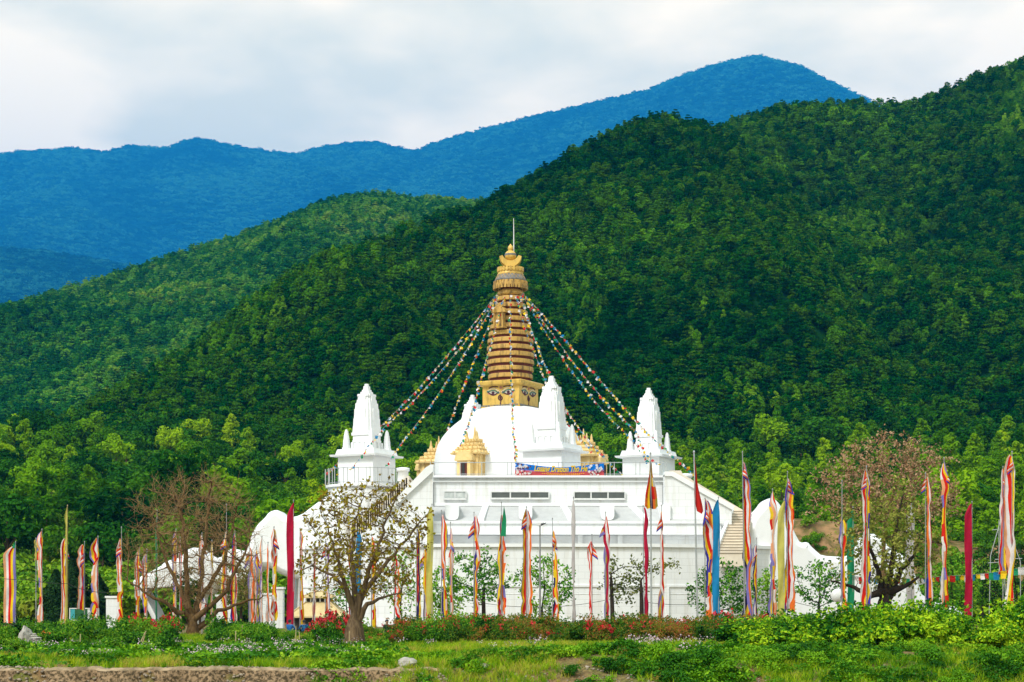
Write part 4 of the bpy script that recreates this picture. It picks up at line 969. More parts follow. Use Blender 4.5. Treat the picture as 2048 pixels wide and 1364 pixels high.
near_tree('autumn_tree', 'spreading tree with sparse olive brown leaves in front of the temple', 'tree', (708, 1298, 78), [(708, 1270), (711, 1225)], (724, 1092), (136, 138, 0.8), 202, 420, 0.26, M['bark2'], M['lf_brown'],
          tip=0.012, expo=2.0, rmax=0.46, tw=(3, 0.5, 0.008, 0.035, M['bark']), leaf_n=2, leaf_r=0.07, leaf_s=0.095, flare=1.3, kill=1.4, floor=1190, trunk_r=0.47, arm_r=0.16,
          arms=[[(690, 1165, -.2), (671, 1100, -.3), (656, 1055, -.3)], [(698, 1188, .4), (664, 1150, .7), (620, 1130, .9), (600, 1136, 1)], [(711, 1185, .2), (701, 1120, .5), (706, 1050, .6), (722, 1000, .5)],
                [(726, 1178, -.3), (755, 1100, -.5), (781, 1030, -.6), (802, 975, -.6)], [(731, 1178, .3), (776, 1120, .6), (816, 1070, .8), (850, 1028, .9)], [(735, 1206, -.3), (770, 1196, -.6), (802, 1188, -.8)]])
near_tree('gnarled_tree', 'gnarled dark tree with thick forking limbs and sparse lime yellow leaves behind the clipped hedge', 'tree', (1768, 1262, 106), [(1768, 1225), (1772, 1185)], (1780, 1080), (112, 118, 0.8), 303, 230, 0.33, M['bark3'], M['lf_lime'],
          tip=0.014, expo=1.8, rmax=0.66, tw=(3, 0.6, 0.009, 0.04, M['bark']), leaf_n=4, leaf_r=0.15, leaf_s=0.12, flare=1.15, kill=1.5, floor=1185, trunk_r=0.62, arm_r=0.25,
          arms=[[(1735, 1190, -.3), (1695, 1172, -.6), (1655, 1162, -.9)], [(1757, 1140, .2), (1741, 1090, .4), (1736, 1045, .4)], [(1782, 1125, -.2), (1790, 1060, -.3), (1802, 995, -.3)], [(1800, 1150, .3), (1832, 1110, .6), (1852, 1055, .8)], [(1808, 1172, -.3), (1836, 1155, -.5)]])
near_tree('pink_tufted_tree', 'wide bare branched tree with dusty pink tufts rising above the gnarled tree', 'tree', (1768, 1262, 150), [(1768, 1180), (1766, 1120)], (1772, 1000), (152, 132, 0.7), 404, 380, 0.45, M['bark'], M['lf_pink'],
          tip=0.018, expo=2.2, rmax=0.4, tw=(3, 0.8, 0.012, 0.05, M['bark']), leaf_n=4, leaf_r=0.16, leaf_s=0.12, kill=1.5, floor=1040, trunk_r=0.38)
G1 = 'small trees along the white temple wall'
for (lab, base, path, ctr, rad, seed, natt, mt, ln) in (
    ('small black trunked tree with loose light green crown, left of the green topped banner', (968, 1252, 131), [(967, 1200), (968, 1168)], (962, 1152), (78, 62, .8), 11, 120, 'lf_green', 7),
    ('dense low dark green tree at the left end of the white lower wall', (888, 1252, 133), [(888, 1215)], (892, 1182), (40, 58, .8), 12, 100, 'lf_green', 16),
    ('bushy green tree behind the street lamp', (1083, 1252, 134), [(1084, 1215)], (1088, 1172), (66, 66, .8), 13, 150, 'lf_green', 9),
    ('pruned black trunked tree with few drooping leaf sprays in front of the white wall', (1226, 1256, 128), [(1224, 1200), (1222, 1148)], (1248, 1155), (62, 52, .8), 14, 80, 'lf_olive', 5),
    ('green tree behind the tall azure banner', (1432, 1252, 136), [(1436, 1210)], (1446, 1182), (74, 60, .8), 15, 150, 'lf_green', 10),
    ('small open crowned green tree beside the round white disc', (1638, 1248, 130), [(1638, 1205)], (1640, 1166), (62, 50, .8), 16, 110, 'lf_green', 7),
    ('slender sapling with thin pale leaf sprays between the thin crimson banner and the red flag', (1284, 1256, 127), [(1283, 1200), (1282, 1160)], (1310, 1130), (58, 28, .7), 17, 40, 'lf_olive', 4),
    ('narrow green tree between the two striped banners and the lime banner', (1536, 1252, 137), [(1536, 1215)], (1534, 1182), (32, 56, .8), 18, 80, 'lf_green', 11),
    ('sparse light green tree right of the olive brown tree trunk', (800, 1256, 136), [(801, 1215)], (806, 1160), (56, 70, .8), 19, 90, 'lf_green', 5),
    ('small light green tree beside the cream roofed kiosk', (694, 1256, 134), [(694, 1225)], (690, 1190), (36, 40, .8), 20, 70, 'lf_green', 9),
    ('dark green tree under the scalloped wing wall arch', (482, 1258, 141), [(482, 1215)], (478, 1172), (46, 52, .8), 21, 110, 'lf_olive', 14),
    ('small dark tree behind the bare brown tree trunk', (402, 1258, 143), [(400, 1220)], (376, 1172), (34, 42, .8), 22, 90, 'lf_dark', 14),
    ('rounded green tree below the pink tufted tree, right of its trunk', (1905, 1252, 150), [(1905, 1210)], (1905, 1165), (66, 62, .8), 23, 130, 'lf_green', 12),
    ('leafy tree at the right edge behind the widest striped banner', (2035, 1252, 152), [(2035, 1200)], (2020, 1150), (80, 80, .8), 24, 150, 'lf_dark', 12),
    ('small leafy tree just left of the crimson banner near the right edge', (1965, 1252, 160), [(1965, 1215)], (1968, 1172), (50, 52, .8), 25, 110, 'lf_green', 12)):
    near_tree('small_tree', lab, 'tree', base, path, ctr, rad, seed, natt, 0.32, M['bark3'], M[mt], tip=0.014, expo=2.1, rmax=0.2, leaf_n=int(ln * 1.3), leaf_r=0.24, leaf_s=0.13, group=G1, trunk_r=0.17, leaf_where=0.028)
# dark cypress-like trees at the left edge
M['lf_cyp'] = leafmat('cypress_leaves', [(0.004, 0.02, 0.004), (0.008, 0.04, 0.006), (0.02, 0.07, 0.01)], 0.9, trans=0.1)
rng = np.random.default_rng(88)
for lab, px, top, hw_ in (('broad very dark evergreen behind the leftmost striped banners', 148, 1120, 34), ('very dark evergreen just left of the white sign board', 112, 1140, 26), ('very dark evergreen right of the white sign board', 196, 1150, 24)):
    D = 150; b = (X(px, D), D, 0); root = empty('evergreen_tree', b, lab, 'tree', 'dark evergreens at the left'); hgt = Z(top, D); w = hw_ / F * D
    n = 5200; t = rng.uniform(0.02, 1, n) ** 0.9; a = rng.uniform(0, 6.283, n); rr = w * np.minimum(1.0, (1 - t) * 2.2 + 0.12) * rng.uniform(0.55, 1.05, n) * (1 + .25 * np.sin(a * 3 + t * 9))
    c = np.stack([rr * np.cos(a), rr * np.sin(a), t * hgt], -1); nr = np.stack([np.cos(a), np.sin(a), 0.5 + 0 * a], -1) + rng.normal(size=(n, 3)) * 0.5
    v, q = leaf_quads(c, nr, 0.14, 0.07, rng); obj('crown', fast_mesh('crown', v, q, M['lf_cyp']), root)
    m = MB(); m.tube([(b[0], D, -.1), (b[0], D, hgt * .6)], [.2, .08], 7); m.build('trunk', M['bark3'], root)

# ------------------------------------------------------------------ plantation belt: about 300 separate trees below the hill
M['belt_l'] = leafmat('plantation_leaves', [(0.012, 0.09, 0.001), (0.06, 0.20, 0.002), (0.18, 0.37, 0.003), (0.40, 0.56, 0.010)], 0.035, 'obj', 0.35, [0.2, 0.42, 0.6, 0.85], amp=0.55, spec=0.03)
M['belt_d'] = leafmat('belt_dark_leaves', [(0.004, 0.05, 0.003), (0.015, 0.10, 0.004), (0.05, 0.18, 0.005), (0.13, 0.26, 0.01)], 0.05, 'obj', 0.25, [0.2, 0.45, 0.65, 0.95], amp=0.6, spec=0.03)
def belt_kind(k, seed):
    rng = np.random.default_rng(seed); B = []
    if k == 'column':
        for z, r in ((3.6, 1.2), (5.0, 1.55), (6.4, 1.5), (7.7, 1.2), (8.8, .75)):
            for j in range(4): a = rng.uniform(0, 6.28); B.append((np.array([math.cos(a)*r*.55, math.sin(a)*r*.55, z + rng.uniform(-.4, .4)]), r*.62))
    elif k == 'round':
        B = broad_blobs(rng, 20, 2.2, 2.0, 5.6, 0.8, 1.25)
    else:
        B = broad_blobs(rng, 22, 3.0, 1.7, 4.4, 0.8, 1.35)
    v, q = clump_crown(rng, B, 66, 0.24); m = MB(); h = 4.8
    m.tube([(0, 0, -.5), (.1, .05, h*.5), (0.05, 0, h)], [.16, .12, .06], 6)
    for a in (0.5, 2.4, 4.3): m.tube([(.08, .03, h*.55), (math.cos(a)*.9, math.sin(a)*.9, h*.85)], [.07, .03], 4)
    return fast_mesh('crown', v, q, M['belt_d'] if k == 'wide' else M['belt_l']), m
protos = []
for i, (k, lab, sd_) in enumerate((('column', 'slim bright green plantation tree with a rounded top', 1), ('column', 'slim bright green plantation tree with a rounded top', 2), ('round', 'round headed light green tree of the plantation belt below the hill', 3),
                                   ('round', 'round headed light green tree of the plantation belt below the hill', 4), ('wide', 'broad crowned dark green tree of the belt below the hill', 5), ('wide', 'broad crowned dark green tree of the belt below the hill', 6))):
    cm, tm = belt_kind(k, sd_); protos.append((k, lab, cm, tm))
BELT = {}
def belt_tree(px, D, h, kind, group, rz):
    idx = {'column': (0, 1), 'round': (2, 3), 'wide': (4, 5)}[kind][random.random() < .5]
    x = X(px, D); z = float(ground_z(x, D)) - .1; key = idx
    lab = protos[idx][1]
    if key not in BELT:
        root = empty('belt_tree', (x, D, z), lab, 'tree', group); obj('crown', protos[idx][2], root)
        to = protos[idx][3].build('trunk', M['bark2'], root, org=(1e-9, 0, 0)); BELT[key] = root; c = root
    else:
        c = copy_tree(BELT[key]); c.location = (x, D, z); c['label'] = lab; c['group'] = group
    c.rotation_euler = (0, 0, rz); s = h / {'column': 9.4, 'round': 8.0, 'wide': 6.6}[kind]; c.scale = (s * random.uniform(.9, 1.15),) * 2 + (s,)
GK = {'column': 'slim plantation trees in rows below the hill', 'round': 'round headed trees of the plantation belt', 'wide': 'broad crowned trees of the plantation belt'}
belt_tree(205, 226, 9.5, 'wide', GK['wide'], 1.0); belt_tree(352, 262, 17, 'round', GK['round'], 2.0); belt_tree(92, 250, 14, 'column', GK['column'], .4); belt_tree(450, 268, 13, 'round', GK['round'], .9)
n = 0
for row in range(11):
    D = 232 + row * 18.5; spacing = 30 - row * 0.9
    px = -60 + random.uniform(0, 20)
    while px < 2110:
        d = D + random.uniform(-6, 6)
        hid = (640 < px < 1400 and d < 300) or (880 < px < 1180 and d < 420) or (560 < px < 720 and d < 245)
        right = px > 1250
        if not hid and not (right and 1560 < px < 1760 and d < 236):
            kind = 'column' if (right and random.random() < .75) else random.choice(['round', 'wide', 'round', 'column', 'wide'])
            h = random.uniform(7.5, 11.5) if kind == 'column' else random.uniform(5, 12)
            if D > 390: h *= 1.25
            if px > 1850: h *= 1.25
            belt_tree(px, d, h * 1.05, kind, GK[kind], random.uniform(0, 6.28)); n += 1
        px += spacing * random.uniform(1.5, 2.6)
print('belt trees', n)
# low scrub under the belt and on the earth bank: uncountable
SCRUB = bpy.data.collections.new('scrub_kinds'); rng = np.random.default_rng(5)
M['scrub'] = leafmat('scrub_leaves', [(0.015, 0.09, 0.001), (0.07, 0.21, 0.002), (0.20, 0.36, 0.005), (0.26, 0.20, 0.03)], 0.05, 'obj', 0.2, [0.2, 0.45, 0.65, 0.95], amp=0.5)
for k in range(4):
    b = [(np.array([rng.uniform(-.8, .8), rng.uniform(-.8, .8), rng.uniform(.3, 1.1)]), rng.uniform(.4, .75)) for _ in range(7)]
    v, q = clump_crown(rng, b, 60, 0.15); SCRUB.objects.link(obj('scrub_bush', fast_mesh('scrub_bush', v, q, M['scrub']), link=False))
sxs = np.linspace(-150, 150, 121); sys_ = np.linspace(200, 470, 60)
sm_ = grid_mesh('scrub', sxs, sys_, lambda x, y: ground_z(x, y), M['floor'])
scatter('scrub', sm_, SCRUB, 0.28, 1.0, 3.2, 9, label='low green scrub filling the ground under the plantation trees', cat='scrub')
cm_ = cut.data.copy(); cm_.name = 'bank_scrub'; 
co = np.zeros(len(cm_.vertices) * 3, np.float32); cm_.vertices.foreach_get('co', co); co = co.reshape(-1, 3)
dn = np.clip(fbm(co[:, 0] * .3, co[:, 2] * .5, 4) * 1.2 + 0.9 - ss(8.5, 12.0, co[:, 2]) * 1.2, 0, 2).astype(np.float32)
a_ = cm_.attributes.new('dens', 'FLOAT', 'POINT'); a_.data.foreach_set('value', dn)
scatter('bank_scrub', cm_, SCRUB, 0.30, 0.5, 1.0, 10, label='low olive scrub growing over the reddish earth bank', cat='scrub')
wx = np.linspace(-80, 80, 81); wy = np.linspace(172, 215, 20)
wm = grid_mesh('back_scrub', wx, wy, lambda x, y: ground_z(x, y), M['floor'])
wm2 = np.zeros(len(wm.vertices) * 3, np.float32); wm.vertices.foreach_get('co', wm2); wm2 = wm2.reshape(-1, 3); pxs = 1024 + wm2[:, 0] / wm2[:, 1] * F
a_ = wm.attributes.new('dens', 'FLOAT', 'POINT'); a_.data.foreach_set('value', np.where((pxs < 430) | (pxs > 1790), 1.0, 0.0).astype(np.float32))
scatter('back_scrub', wm, SCRUB, 0.14, 1.2, 3.2, 12, label='tall green scrub behind the flags at both sides of the temple', cat='scrub')
# ------------------------------------------------------------------ banners on poles
def flag(px, D, ptop, ctop, cbot, xl, xr, cols, label, seed, lean=0.0, pole='pole', fold=1.15, group='tall striped banners on poles', name='banner_pole', pr=0.032, straight=False, top_w=0.25, side=0):
    """pole at pixel px, cloth hanging from row ctop to cbot between columns xl and xr; cols = stripe colours across the cloth"""
    rng = np.random.default_rng(seed); x0 = X(px, D)
    root = empty(name, (x0, D, 0), label, 'banner', group)
    zt = Z(ptop, D); k = D / F
    m = MB(); m.tube([(x0, D, -.2), (x0 - lean*k*.5, D, zt*.5), (x0 - lean*k, D, zt)], [pr*1.15, pr, pr*.6], 7); m.lathe([(.02, zt - .02), (.045, zt + .03), (.01, zt + .1)], (x0 - lean*k, D), 8)
    m.build('pole', M[pole], root)
    n, per = 46, 3; ns = len(cols); mc = ns * per
    z0, z1 = Z(ctop, D), Z(cbot, D)
    ph = rng.uniform(0, 6.28); q = rng.uniform(0, 50); V = []; F_ = []; MI = []
    for i in range(n + 1):
        t = i / n; z = z0 + (z1 - z0) * t
        env = top_w + (1 - top_w) * min(1, t / 0.10) ** 0.8
        xa = X(px - lean * (1 - (ctop + (cbot-ctop)*t - ptop) / max(1250 - ptop, 1)), D)
        if straight:
            wl_, wr_ = X(xl, D) - x0, X(xr, D) - x0
            for j in range(mc + 1):
                u = j / mc; off = .05 * math.sin(3*t*4 + u*5 + ph) 
                V.append((x0 + (wl_ + (wr_ - wl_) * u) * env + .03*math.sin(t*9 + ph), D + off - .05, z + 0.06*u*math.sin(ph)))
        else:
            c_ = (xl + xr) / 2; hwid = (xr - xl) / 2 * k
            sway = float(vnoise(t * 4 + q, q)) * 0.08 + float(vnoise(t * 11 + q, q + 4)) * 0.06; wv = 0.72 + 0.34 * float(vnoise(t * 5.5 + q, q + 9)) + 0.16 * float(vnoise(t * 15 + q, q + 2))
            hw_ = hwid * .9 * max(.3, wv) * env * (1.15 if t > .8 else 1)
            # keep the cloth against the pole: its near edge is the pole itself
            cx = X(c_, D) + sway * hwid * 0.7
            lo, hi = cx - hw_, cx + hw_
            if lo > xa: sh = lo - xa; cx -= sh * .85
            if hi < xa: sh = xa - hi; cx += sh * .85
            tw = 2.3 * float(vnoise(t * 1.7 + q, q + 20)) + 0.45 * float(vnoise(t * 6.0 + q, q + 33)) + 0.28 * float(vnoise(t * 17 + q, q + 41)) + ph*.25
            for j in range(mc + 1):
                u = j / mc; a = (u - .5) * math.pi * fold + tw
                V.append((cx + hw_ * math.sin(a), D + hw_ * .75 * math.cos(a*1.0 + .4) * (1 if u < .5 else .8) - .05, z - .06 * math.sin(a*2)))
    for i in range(n):
        for j in range(mc):
            F_.append((i*(mc+1)+j, (i+1)*(mc+1)+j, (i+1)*(mc+1)+j+1, i*(mc+1)+j+1)); s = j // per
            c = cols[s]
            MI.append(c)
    used = []; mi = []
    for i, c in enumerate(MI):
        if c == '*': row = i // mc; c = cols[(row * 5 // max(n // 2, 1)) % (ns - 1)]
        if c not in used: used.append(c)
        mi.append(used.index(c))
    if not straight and ns >= 5 and seed % 3 != 1:      # loose cross-banded end flicking out near the top
        sd = -1 if seed % 2 else 1; wl = rng.uniform(8, 13); hl = rng.uniform(24, 36); y0 = ctop + rng.uniform(2, 14); o_ = len(V); bands = ['R', 'Wh', 'O', 'R', 'Wh', 'O', 'B'] if cols[0] != 'P' else ['A', 'Wh', 'R', 'Y', 'A', 'P', 'P']
        xa = X(px - lean, D); nb = len(bands) * 2
        for i in range(nb + 1):
            t = i / nb; ww = wl * (.25 + 1.1 * t) * (1 - .25 * t * t)
            for j in range(4): u = j / 3; V.append((xa + sd * ww * u * k, D - .1 + .16 * math.sin(u * 3 + t * 4 + ph), Z(y0 + hl * (t * (.8 + .1*u) + .18 * u), D)))
        for i in range(nb):
            for j in range(3):
                F_.append((o_+4*i+j, o_+4*i+4+j, o_+4*i+5+j, o_+4*i+1+j)); c = bands[i // 2]
                if c not in used: used.append(c)
                mi.append(used.index(c))
    m = MB(); m.add(V, F_, mi, True); m.build('cloth', [M['c' + c] for c in used], root)
    return root
BUD = ['B', 'Y', 'R', 'Wh', 'O', '*']; FAD = ['P', 'Y', 'R', 'Wh', 'A', '*']; OW = ['Wh', 'O', 'Wh', 'R', 'Y', '*']; RV = ['O', 'Wh', 'R', 'Y', 'B']
PLAIN = 'plain coloured banners on poles'
fl = [ # px, D, pole top, cloth top, cloth bottom, left, right, colours, label, options
 (31, 118, 1085, 1093, 1246, 8, 32, ['A', 'Wh', 'R', 'Y', 'P'], 'wide striped banner with a broad blue right edge, first from the left edge', dict(straight=True, top_w=.3)),
 (84, 117, 1060, 1064, 1245, 71, 89, FAD, 'thin striped banner second from the left edge', {}),
 (72, 119, 1078, 1080, 1120, 67, 76, ['L'], 'short pale yellow pennant beside the second striped banner from the left', dict(group=PLAIN)),
 (135, 117, 1012, 1014, 1250, 128, 136, ['L'], 'very tall thin pale yellow banner near the left edge', dict(group=PLAIN, top_w=.15, pole='bamboo')),
 (131, 118, 1072, 1078, 1250, 119, 135, OW, 'striped banner wrapped round the tall pale yellow one', {}),
 (169, 119, 1085, 1090, 1219, 151, 170, ['A', 'Wh', 'R', 'Y', 'P'], 'striped banner narrowing to a point above the white sign board', {}),
 (196, 117, 1074, 1077, 1253, 176, 201, FAD, 'twisted striped banner right of the white sign board', {}),
 (243, 116, 1056, 1078, 1253, 228, 249, OW, 'orange and white striped banner in front of the white gate post', {}),
 (279, 117, 1097, 1100, 1254, 266, 282, OW, 'striped banner left of the paired one near the scalloped wall', {}),
 (294, 116, 1100, 1108, 1256, 281, 297, FAD, 'striped banner close to the dark green banner, on its left', {}),
 (314, 118, 1022, 1038, 1253, 308, 316, ['G'], 'tall dark green banner left of the bare brown tree', dict(group=PLAIN, top_w=.3)),
 (352, 116, 1060, 1064, 1262, 340, 356, FAD, 'striped banner left of the bare brown tree trunk', {}),
 (360, 117, 1076, 1080, 1258, 356, 366, ['Wh', 'O', 'Wh', 'R'], 'thin white and orange banner just left of the bare brown tree trunk', {}),
 (424, 116, 1082, 1086, 1250, 419, 429, ['A', 'Wh', 'Y', 'Wh'], 'thin pale banner just right of the bare brown tree trunk', {}),
 (536, 116, 1086, 1090, 1250, 531, 540, ['Wh', 'A', 'Wh', 'O'], 'slim pale orange banner between the cluster and the crumpled banner', {}),
 (628, 114, 1094, 1098, 1254, 623, 633, ['Wh', 'O', 'R', 'Wh'], 'slim white and orange banner over the left part of the kiosk roof', {}),
 (404, 115, 1068, 1072, 1232, 393, 413, ['A', 'Wh', 'B', 'R', 'Wh'], 'striped banner seen through the bare tree limbs', {}),
 (453, 117, 1010, 1066, 1258, 440, 457, OW, 'striped banner on the tall grey pole right of the bare tree', {}),
 (470, 116, 1064, 1068, 1255, 460, 476, ['B', 'R', 'Y', 'R', 'Wh'], 'red and yellow banner next to the tall grey pole', {}),
 (499, 113, 1090, 1096, 1272, 494, 510, ['P', 'Wh', 'O', 'Wh', 'O'], 'striped banner with an orange foot, first of the cluster under the domed wing wall', {}),
 (513, 116, 1096, 1101, 1249, 506, 519, ['A', 'Wh', 'R', 'Y', 'P'], 'faded striped banner in the middle of the cluster under the domed wing wall', {}),
 (524, 117, 1074, 1078, 1249, 516, 527, ['Y', 'P', 'Wh', 'A'], 'thin lavender and yellow banner ending the cluster under the domed wing wall', {}),
 (548, 114, 1055, 1058, 1240, 541, 556, OW, 'crumpled orange and white banner in front of the domed wing wall', dict(fold=1.4)),
 (587, 112, 1002, 1006, 1250, 574, 588, ['C', 'C'], 'tall crimson banner left of the cream roofed kiosk', dict(group=PLAIN, straight=True, top_w=.12)),
 (600, 113, 1058, 1062, 1258, 597, 608, OW, 'thin orange and white banner in front of the kiosk roof', {}),
 (651, 113, 1080, 1086, 1256, 649, 662, ['O', 'Wh', 'C', 'P', 'Wh'], 'orange banner over the right side of the kiosk', {}),
 (701, 110, 1078, 1082, 1240, 695, 708, ['C', 'Y', 'P', 'Wh'], 'faded banner left of the azure banner behind the olive brown tree', {}),
 (717, 84, 1060, 1064, 1224, 711, 723, ['U', 'U'], 'azure banner hanging in front of the olive brown tree trunk', dict(group=PLAIN, straight=True, top_w=.5)),
 (743, 112, 1070, 1074, 1255, 739, 754, OW, 'orange and white banner right of the olive brown tree trunk', {}),
 (789, 115, 1108, 1111, 1262, 787, 804, ['N', 'Y', 'O', 'Wh', 'R'], 'striped banner with a dark blue top above the seated man in black', {}),
 (833, 112, 1052, 1058, 1250, 828, 844, ['R', 'O', 'Wh', 'Y', 'N'], 'red and orange banner left of the tall lime banner', {}),
 (848, 113, 1096, 1100, 1251, 844, 857, ['P', 'Wh', 'R', 'O', 'Y'], 'short striped banner touching the tall lime banner', {}),
 (864, 110, 1010, 1013, 1252, 853, 866, ['L', 'L'], 'tall lime yellow banner at the left end of the white lower wall', dict(group=PLAIN, straight=True, top_w=.2)),
 (883, 113, 1022, 1030, 1241, 880, 898, BUD, 'slanting striped banner just right of the tall lime banner', {}),
 (901, 112, 1046, 1057, 1242, 896, 908, FAD, 'thin lavender striped banner, third right of the tall lime banner', {}),
 (948, 111, 1026, 1032, 1256, 944, 962, BUD, 'striped banner with an orange foot left of the small black trunked tree', {}),
 (1003, 110, 1006, 1030, 1258, 993, 1015, ['Y', 'P', 'R', 'Wh', 'O', '*'], 'striped banner topped by a dark green pennant', {}),
 (1053, 111, 1015, 1020, 1257, 1040, 1067, BUD, 'broad striped banner with a flag like top left of the street lamp', {}),
 (1105, 110, 1038, 1062, 1246, 1103, 1119, ['N', 'R', 'Wh', 'O', 'Y', '*'], 'striped banner right of the street lamp', {}),
 (1147, 114, 996, 1000, 1250, 1142, 1151, ['K', 'K'], 'tall thin greyish white banner between the striped ones', dict(group=PLAIN, top_w=.2)),
 (1184, 110, 1070, 1081, 1250, 1173, 1186, ['R', 'Wh', 'O', 'Wh', 'R'], 'short red and white banner right of the greyish white one', {}),
 (1211, 109, 1026, 1034, 1249, 1204, 1220, ['P', 'Y', 'R', 'Wh', 'C'], 'red striped banner beside the pruned black tree', {}),
 (1289, 110, 1013, 1015, 1250, 1285, 1299, ['C'], 'thin crimson banner left of the tall grey flag pole', dict(group=PLAIN, lean=3)),
 (1323, 111, 1012, 1024, 1251, 1314, 1330, ['A', 'P', 'Y', 'R', 'Wh'], 'thin lavender striped banner right of the tall grey flag pole', {}),
 (1410, 109, 998, 1000, 1240, 1404, 1431, BUD, 'striped banner hanging between the red flag and the azure banner', {}),
 (1437, 107, 996, 999, 1240, 1425, 1439, ['U', 'U'], 'tall azure blue banner in front of the right hand stairs', dict(group=PLAIN, straight=True, top_w=.12)),
 (1490, 108, 905, 925, 1239, 1482, 1506, ['N', 'Y', 'R', 'Wh', 'O', 'P'], 'very tall striped banner with a navy and yellow top right of the stairs', dict(lean=5, pr=.045)),
 (1513, 110, 1078, 1090, 1240, 1503, 1515, ['P', 'Wh', 'R', 'Y', 'N'], 'short striped banner right of the tallest banner pole', {}),
 (1545, 109, 980, 985, 1228, 1534, 1554, FAD, 'striped banner in front of the curved right wing peak', {}),
 (1568, 106, 1000, 1003, 1238, 1555, 1569, ['L', 'L'], 'tall lime yellow banner on the curved right wing wall', dict(group=PLAIN, straight=True, top_w=.15)),
 (1575, 109, 945, 958, 1222, 1567, 1590, BUD, 'striped banner right of the lime banner on the curved wing wall', {}),
 (1684, 105, 963, 1041, 1223, 1676, 1695, ['P', 'Wh', 'R', 'O', 'Y'], 'striped banner on a half bare grey pole beside the green banner', {}),
 (1706, 110, 1016, 1020, 1230, 1694, 1708, ['G', 'G'], 'emerald green banner left of the gnarled tree', dict(group=PLAIN, straight=True, top_w=.2)),
 (1733, 104, 934, 942, 1225, 1720, 1742, ['Wh', 'R', 'Y', 'B', '*'], 'wide red yellow and blue banner just left of the gnarled tree trunk', {}),
 (1823, 112, 1008, 1011, 1222, 1811, 1828, ['K', 'K'], 'greyish white banner right of the gnarled tree trunk', dict(group=PLAIN, straight=True, top_w=.25)),
 (1851, 104, 948, 955, 1216, 1847, 1866, ['B', 'Y', 'R', 'Wh', 'O'], 'striped banner right of the greyish white banner', {}),
 (1888, 103, 917, 926, 1218, 1876, 1897, ['Wh', 'A', 'P', 'Y', 'R', '*'], 'tall striped banner left of the crimson banner near the right edge', {}),
 (1944, 105, 1005, 1008, 1232, 1929, 1944, ['C', 'C'], 'tall crimson banner near the right edge', dict(group=PLAIN, straight=True, top_w=.3)),
 (2006, 104, 935, 939, 1150, 1997, 2013, ['Wh', 'R', 'P', 'Y', 'O'], 'thinner striped banner touching the widest one at the right edge', {}),
 (2024, 101, 905, 911, 1218, 2003, 2033, ['A', 'Wh', 'R', 'Y', 'Wh'], 'widest striped banner close to the right edge', {}),
]
for i, (px, D, pt, ct, cb, xl, xr, cols, lab, kw) in enumerate(fl): flag(px, D, pt, ct, cb, xl, xr, cols, lab, 1000 + i, **kw)
# green pennant on top of one striped banner; tips of other small pennants
def pennant(px, D, y0, y1, xl, xr, col, label):
    root = empty('pennant', (X(px, D), D, Z(y1, D)), label, 'pennant'); m = MB(); n = 10; V = []; F_ = []
    for i in range(n + 1):
        t = i / n; c = X(xl + (px - xl) * (1 - t), D); w = X(xl + (xr - xl), D) - X(px, D)
        V += [(X(px, D) + (X(xl, D) - X(px, D)) * t, D - .08 - .05*math.sin(t*5), Z(y0 + (y1-y0)*t, D)), (X(px, D) + (X(xr, D) - X(px, D)) * min(1, t*2.2) * (1.15 - .4*t), D - .08 + .07*math.sin(t*6), Z(y0 + (y1-y0)*t, D) - .03)]
    for i in range(n): F_.append((2*i, 2*i+2, 2*i+3, 2*i+1))
    m.add(V, F_, 0, True); m.build('cloth', M[col], root)
pennant(1008, 109.8, 1011, 1072, 1001, 1013, 'cG', 'dark green pennant tied to the top of a striped banner pole')
pennant(31, 117.8, 1083, 1096, 24, 31, 'cG', 'tiny green pennant at the tip of the leftmost banner')

# two proper flags on tall steel poles
def hoist_flag(px, D, ptop, lean, quads, label):
    root = empty('flag_pole', (X(px, D), D, 0), label, 'flag', 'flags on tall steel poles'); k = D / F; zt = Z(ptop, D); x0 = X(px, D)
    m = MB(); m.tube([(x0, D, -.2), (x0 - lean*k, D, zt)], [.06, .04], 8); m.lathe([(.03, zt - .02), (.075, zt + .05), (.03, zt + .14)], (x0 - lean*k, D), 10); m.build('pole', M['steel'], root)
    used = []; V = []; F_ = []; mi = []
    # flag cloth collapsed against the pole: columns given as (px at top, row top, px at bottom, row bottom, depth)
    for (a, b, c) in zip(quads[:-1], quads[1:], [q[5] for q in quads[:-1]]):
        n = 14; o_ = len(V)
        for i in range(n + 1):
            t = i / n
            for q in (a, b): V.append((X(q[0] + (q[2]-q[0])*t + 1.2*math.sin(t*7 + q[0]), D), D + q[4]*.28 + .06*math.sin(t*6 + q[0]), Z(q[1] + (q[3]-q[1])*t, D)))
        for i in range(n):
            F_.append((o_+2*i, o_+2*i+2, o_+2*i+3, o_+2*i+1)); cc = c if isinstance(c, str) else c[min(len(c)-1, i*len(c)//n)]
            if cc not in used: used.append(cc)
            mi.append(used.index(cc))
    m = MB(); m.add(V, F_, mi, True); m.build('cloth', [M['c'+c] for c in used], root)
hoist_flag(1303, 106, 908, 2, [(1300, 924, 1289, 1012, -.5, ['Y', 'R', 'R', 'O']), (1300, 921, 1295, 1018, .3, 'Y'), (1300, 922, 1300, 1016, -.4, 'N'), (1302, 924, 1305, 1018, .4, ['Y', 'Y', 'R', 'O']), (1303, 930, 1311, 1018, -.3, ['R', 'Wh', 'O', 'T']), (1304, 934, 1317, 1012, .3, 'T')],
           'tall steel pole carrying a folded striped flag, in front of the temple stairs end')
hoist_flag(1396, 106, 906, 8, [(1388, 912, 1390, 1006, -.2, 'S'), (1388, 914, 1394, 1022, .5, 'S'), (1389, 920, 1402, 1028, -.3, 'S'), (1390, 930, 1406, 1022, .3, 'S')],
           'tall steel pole carrying a drooping plain red flag')

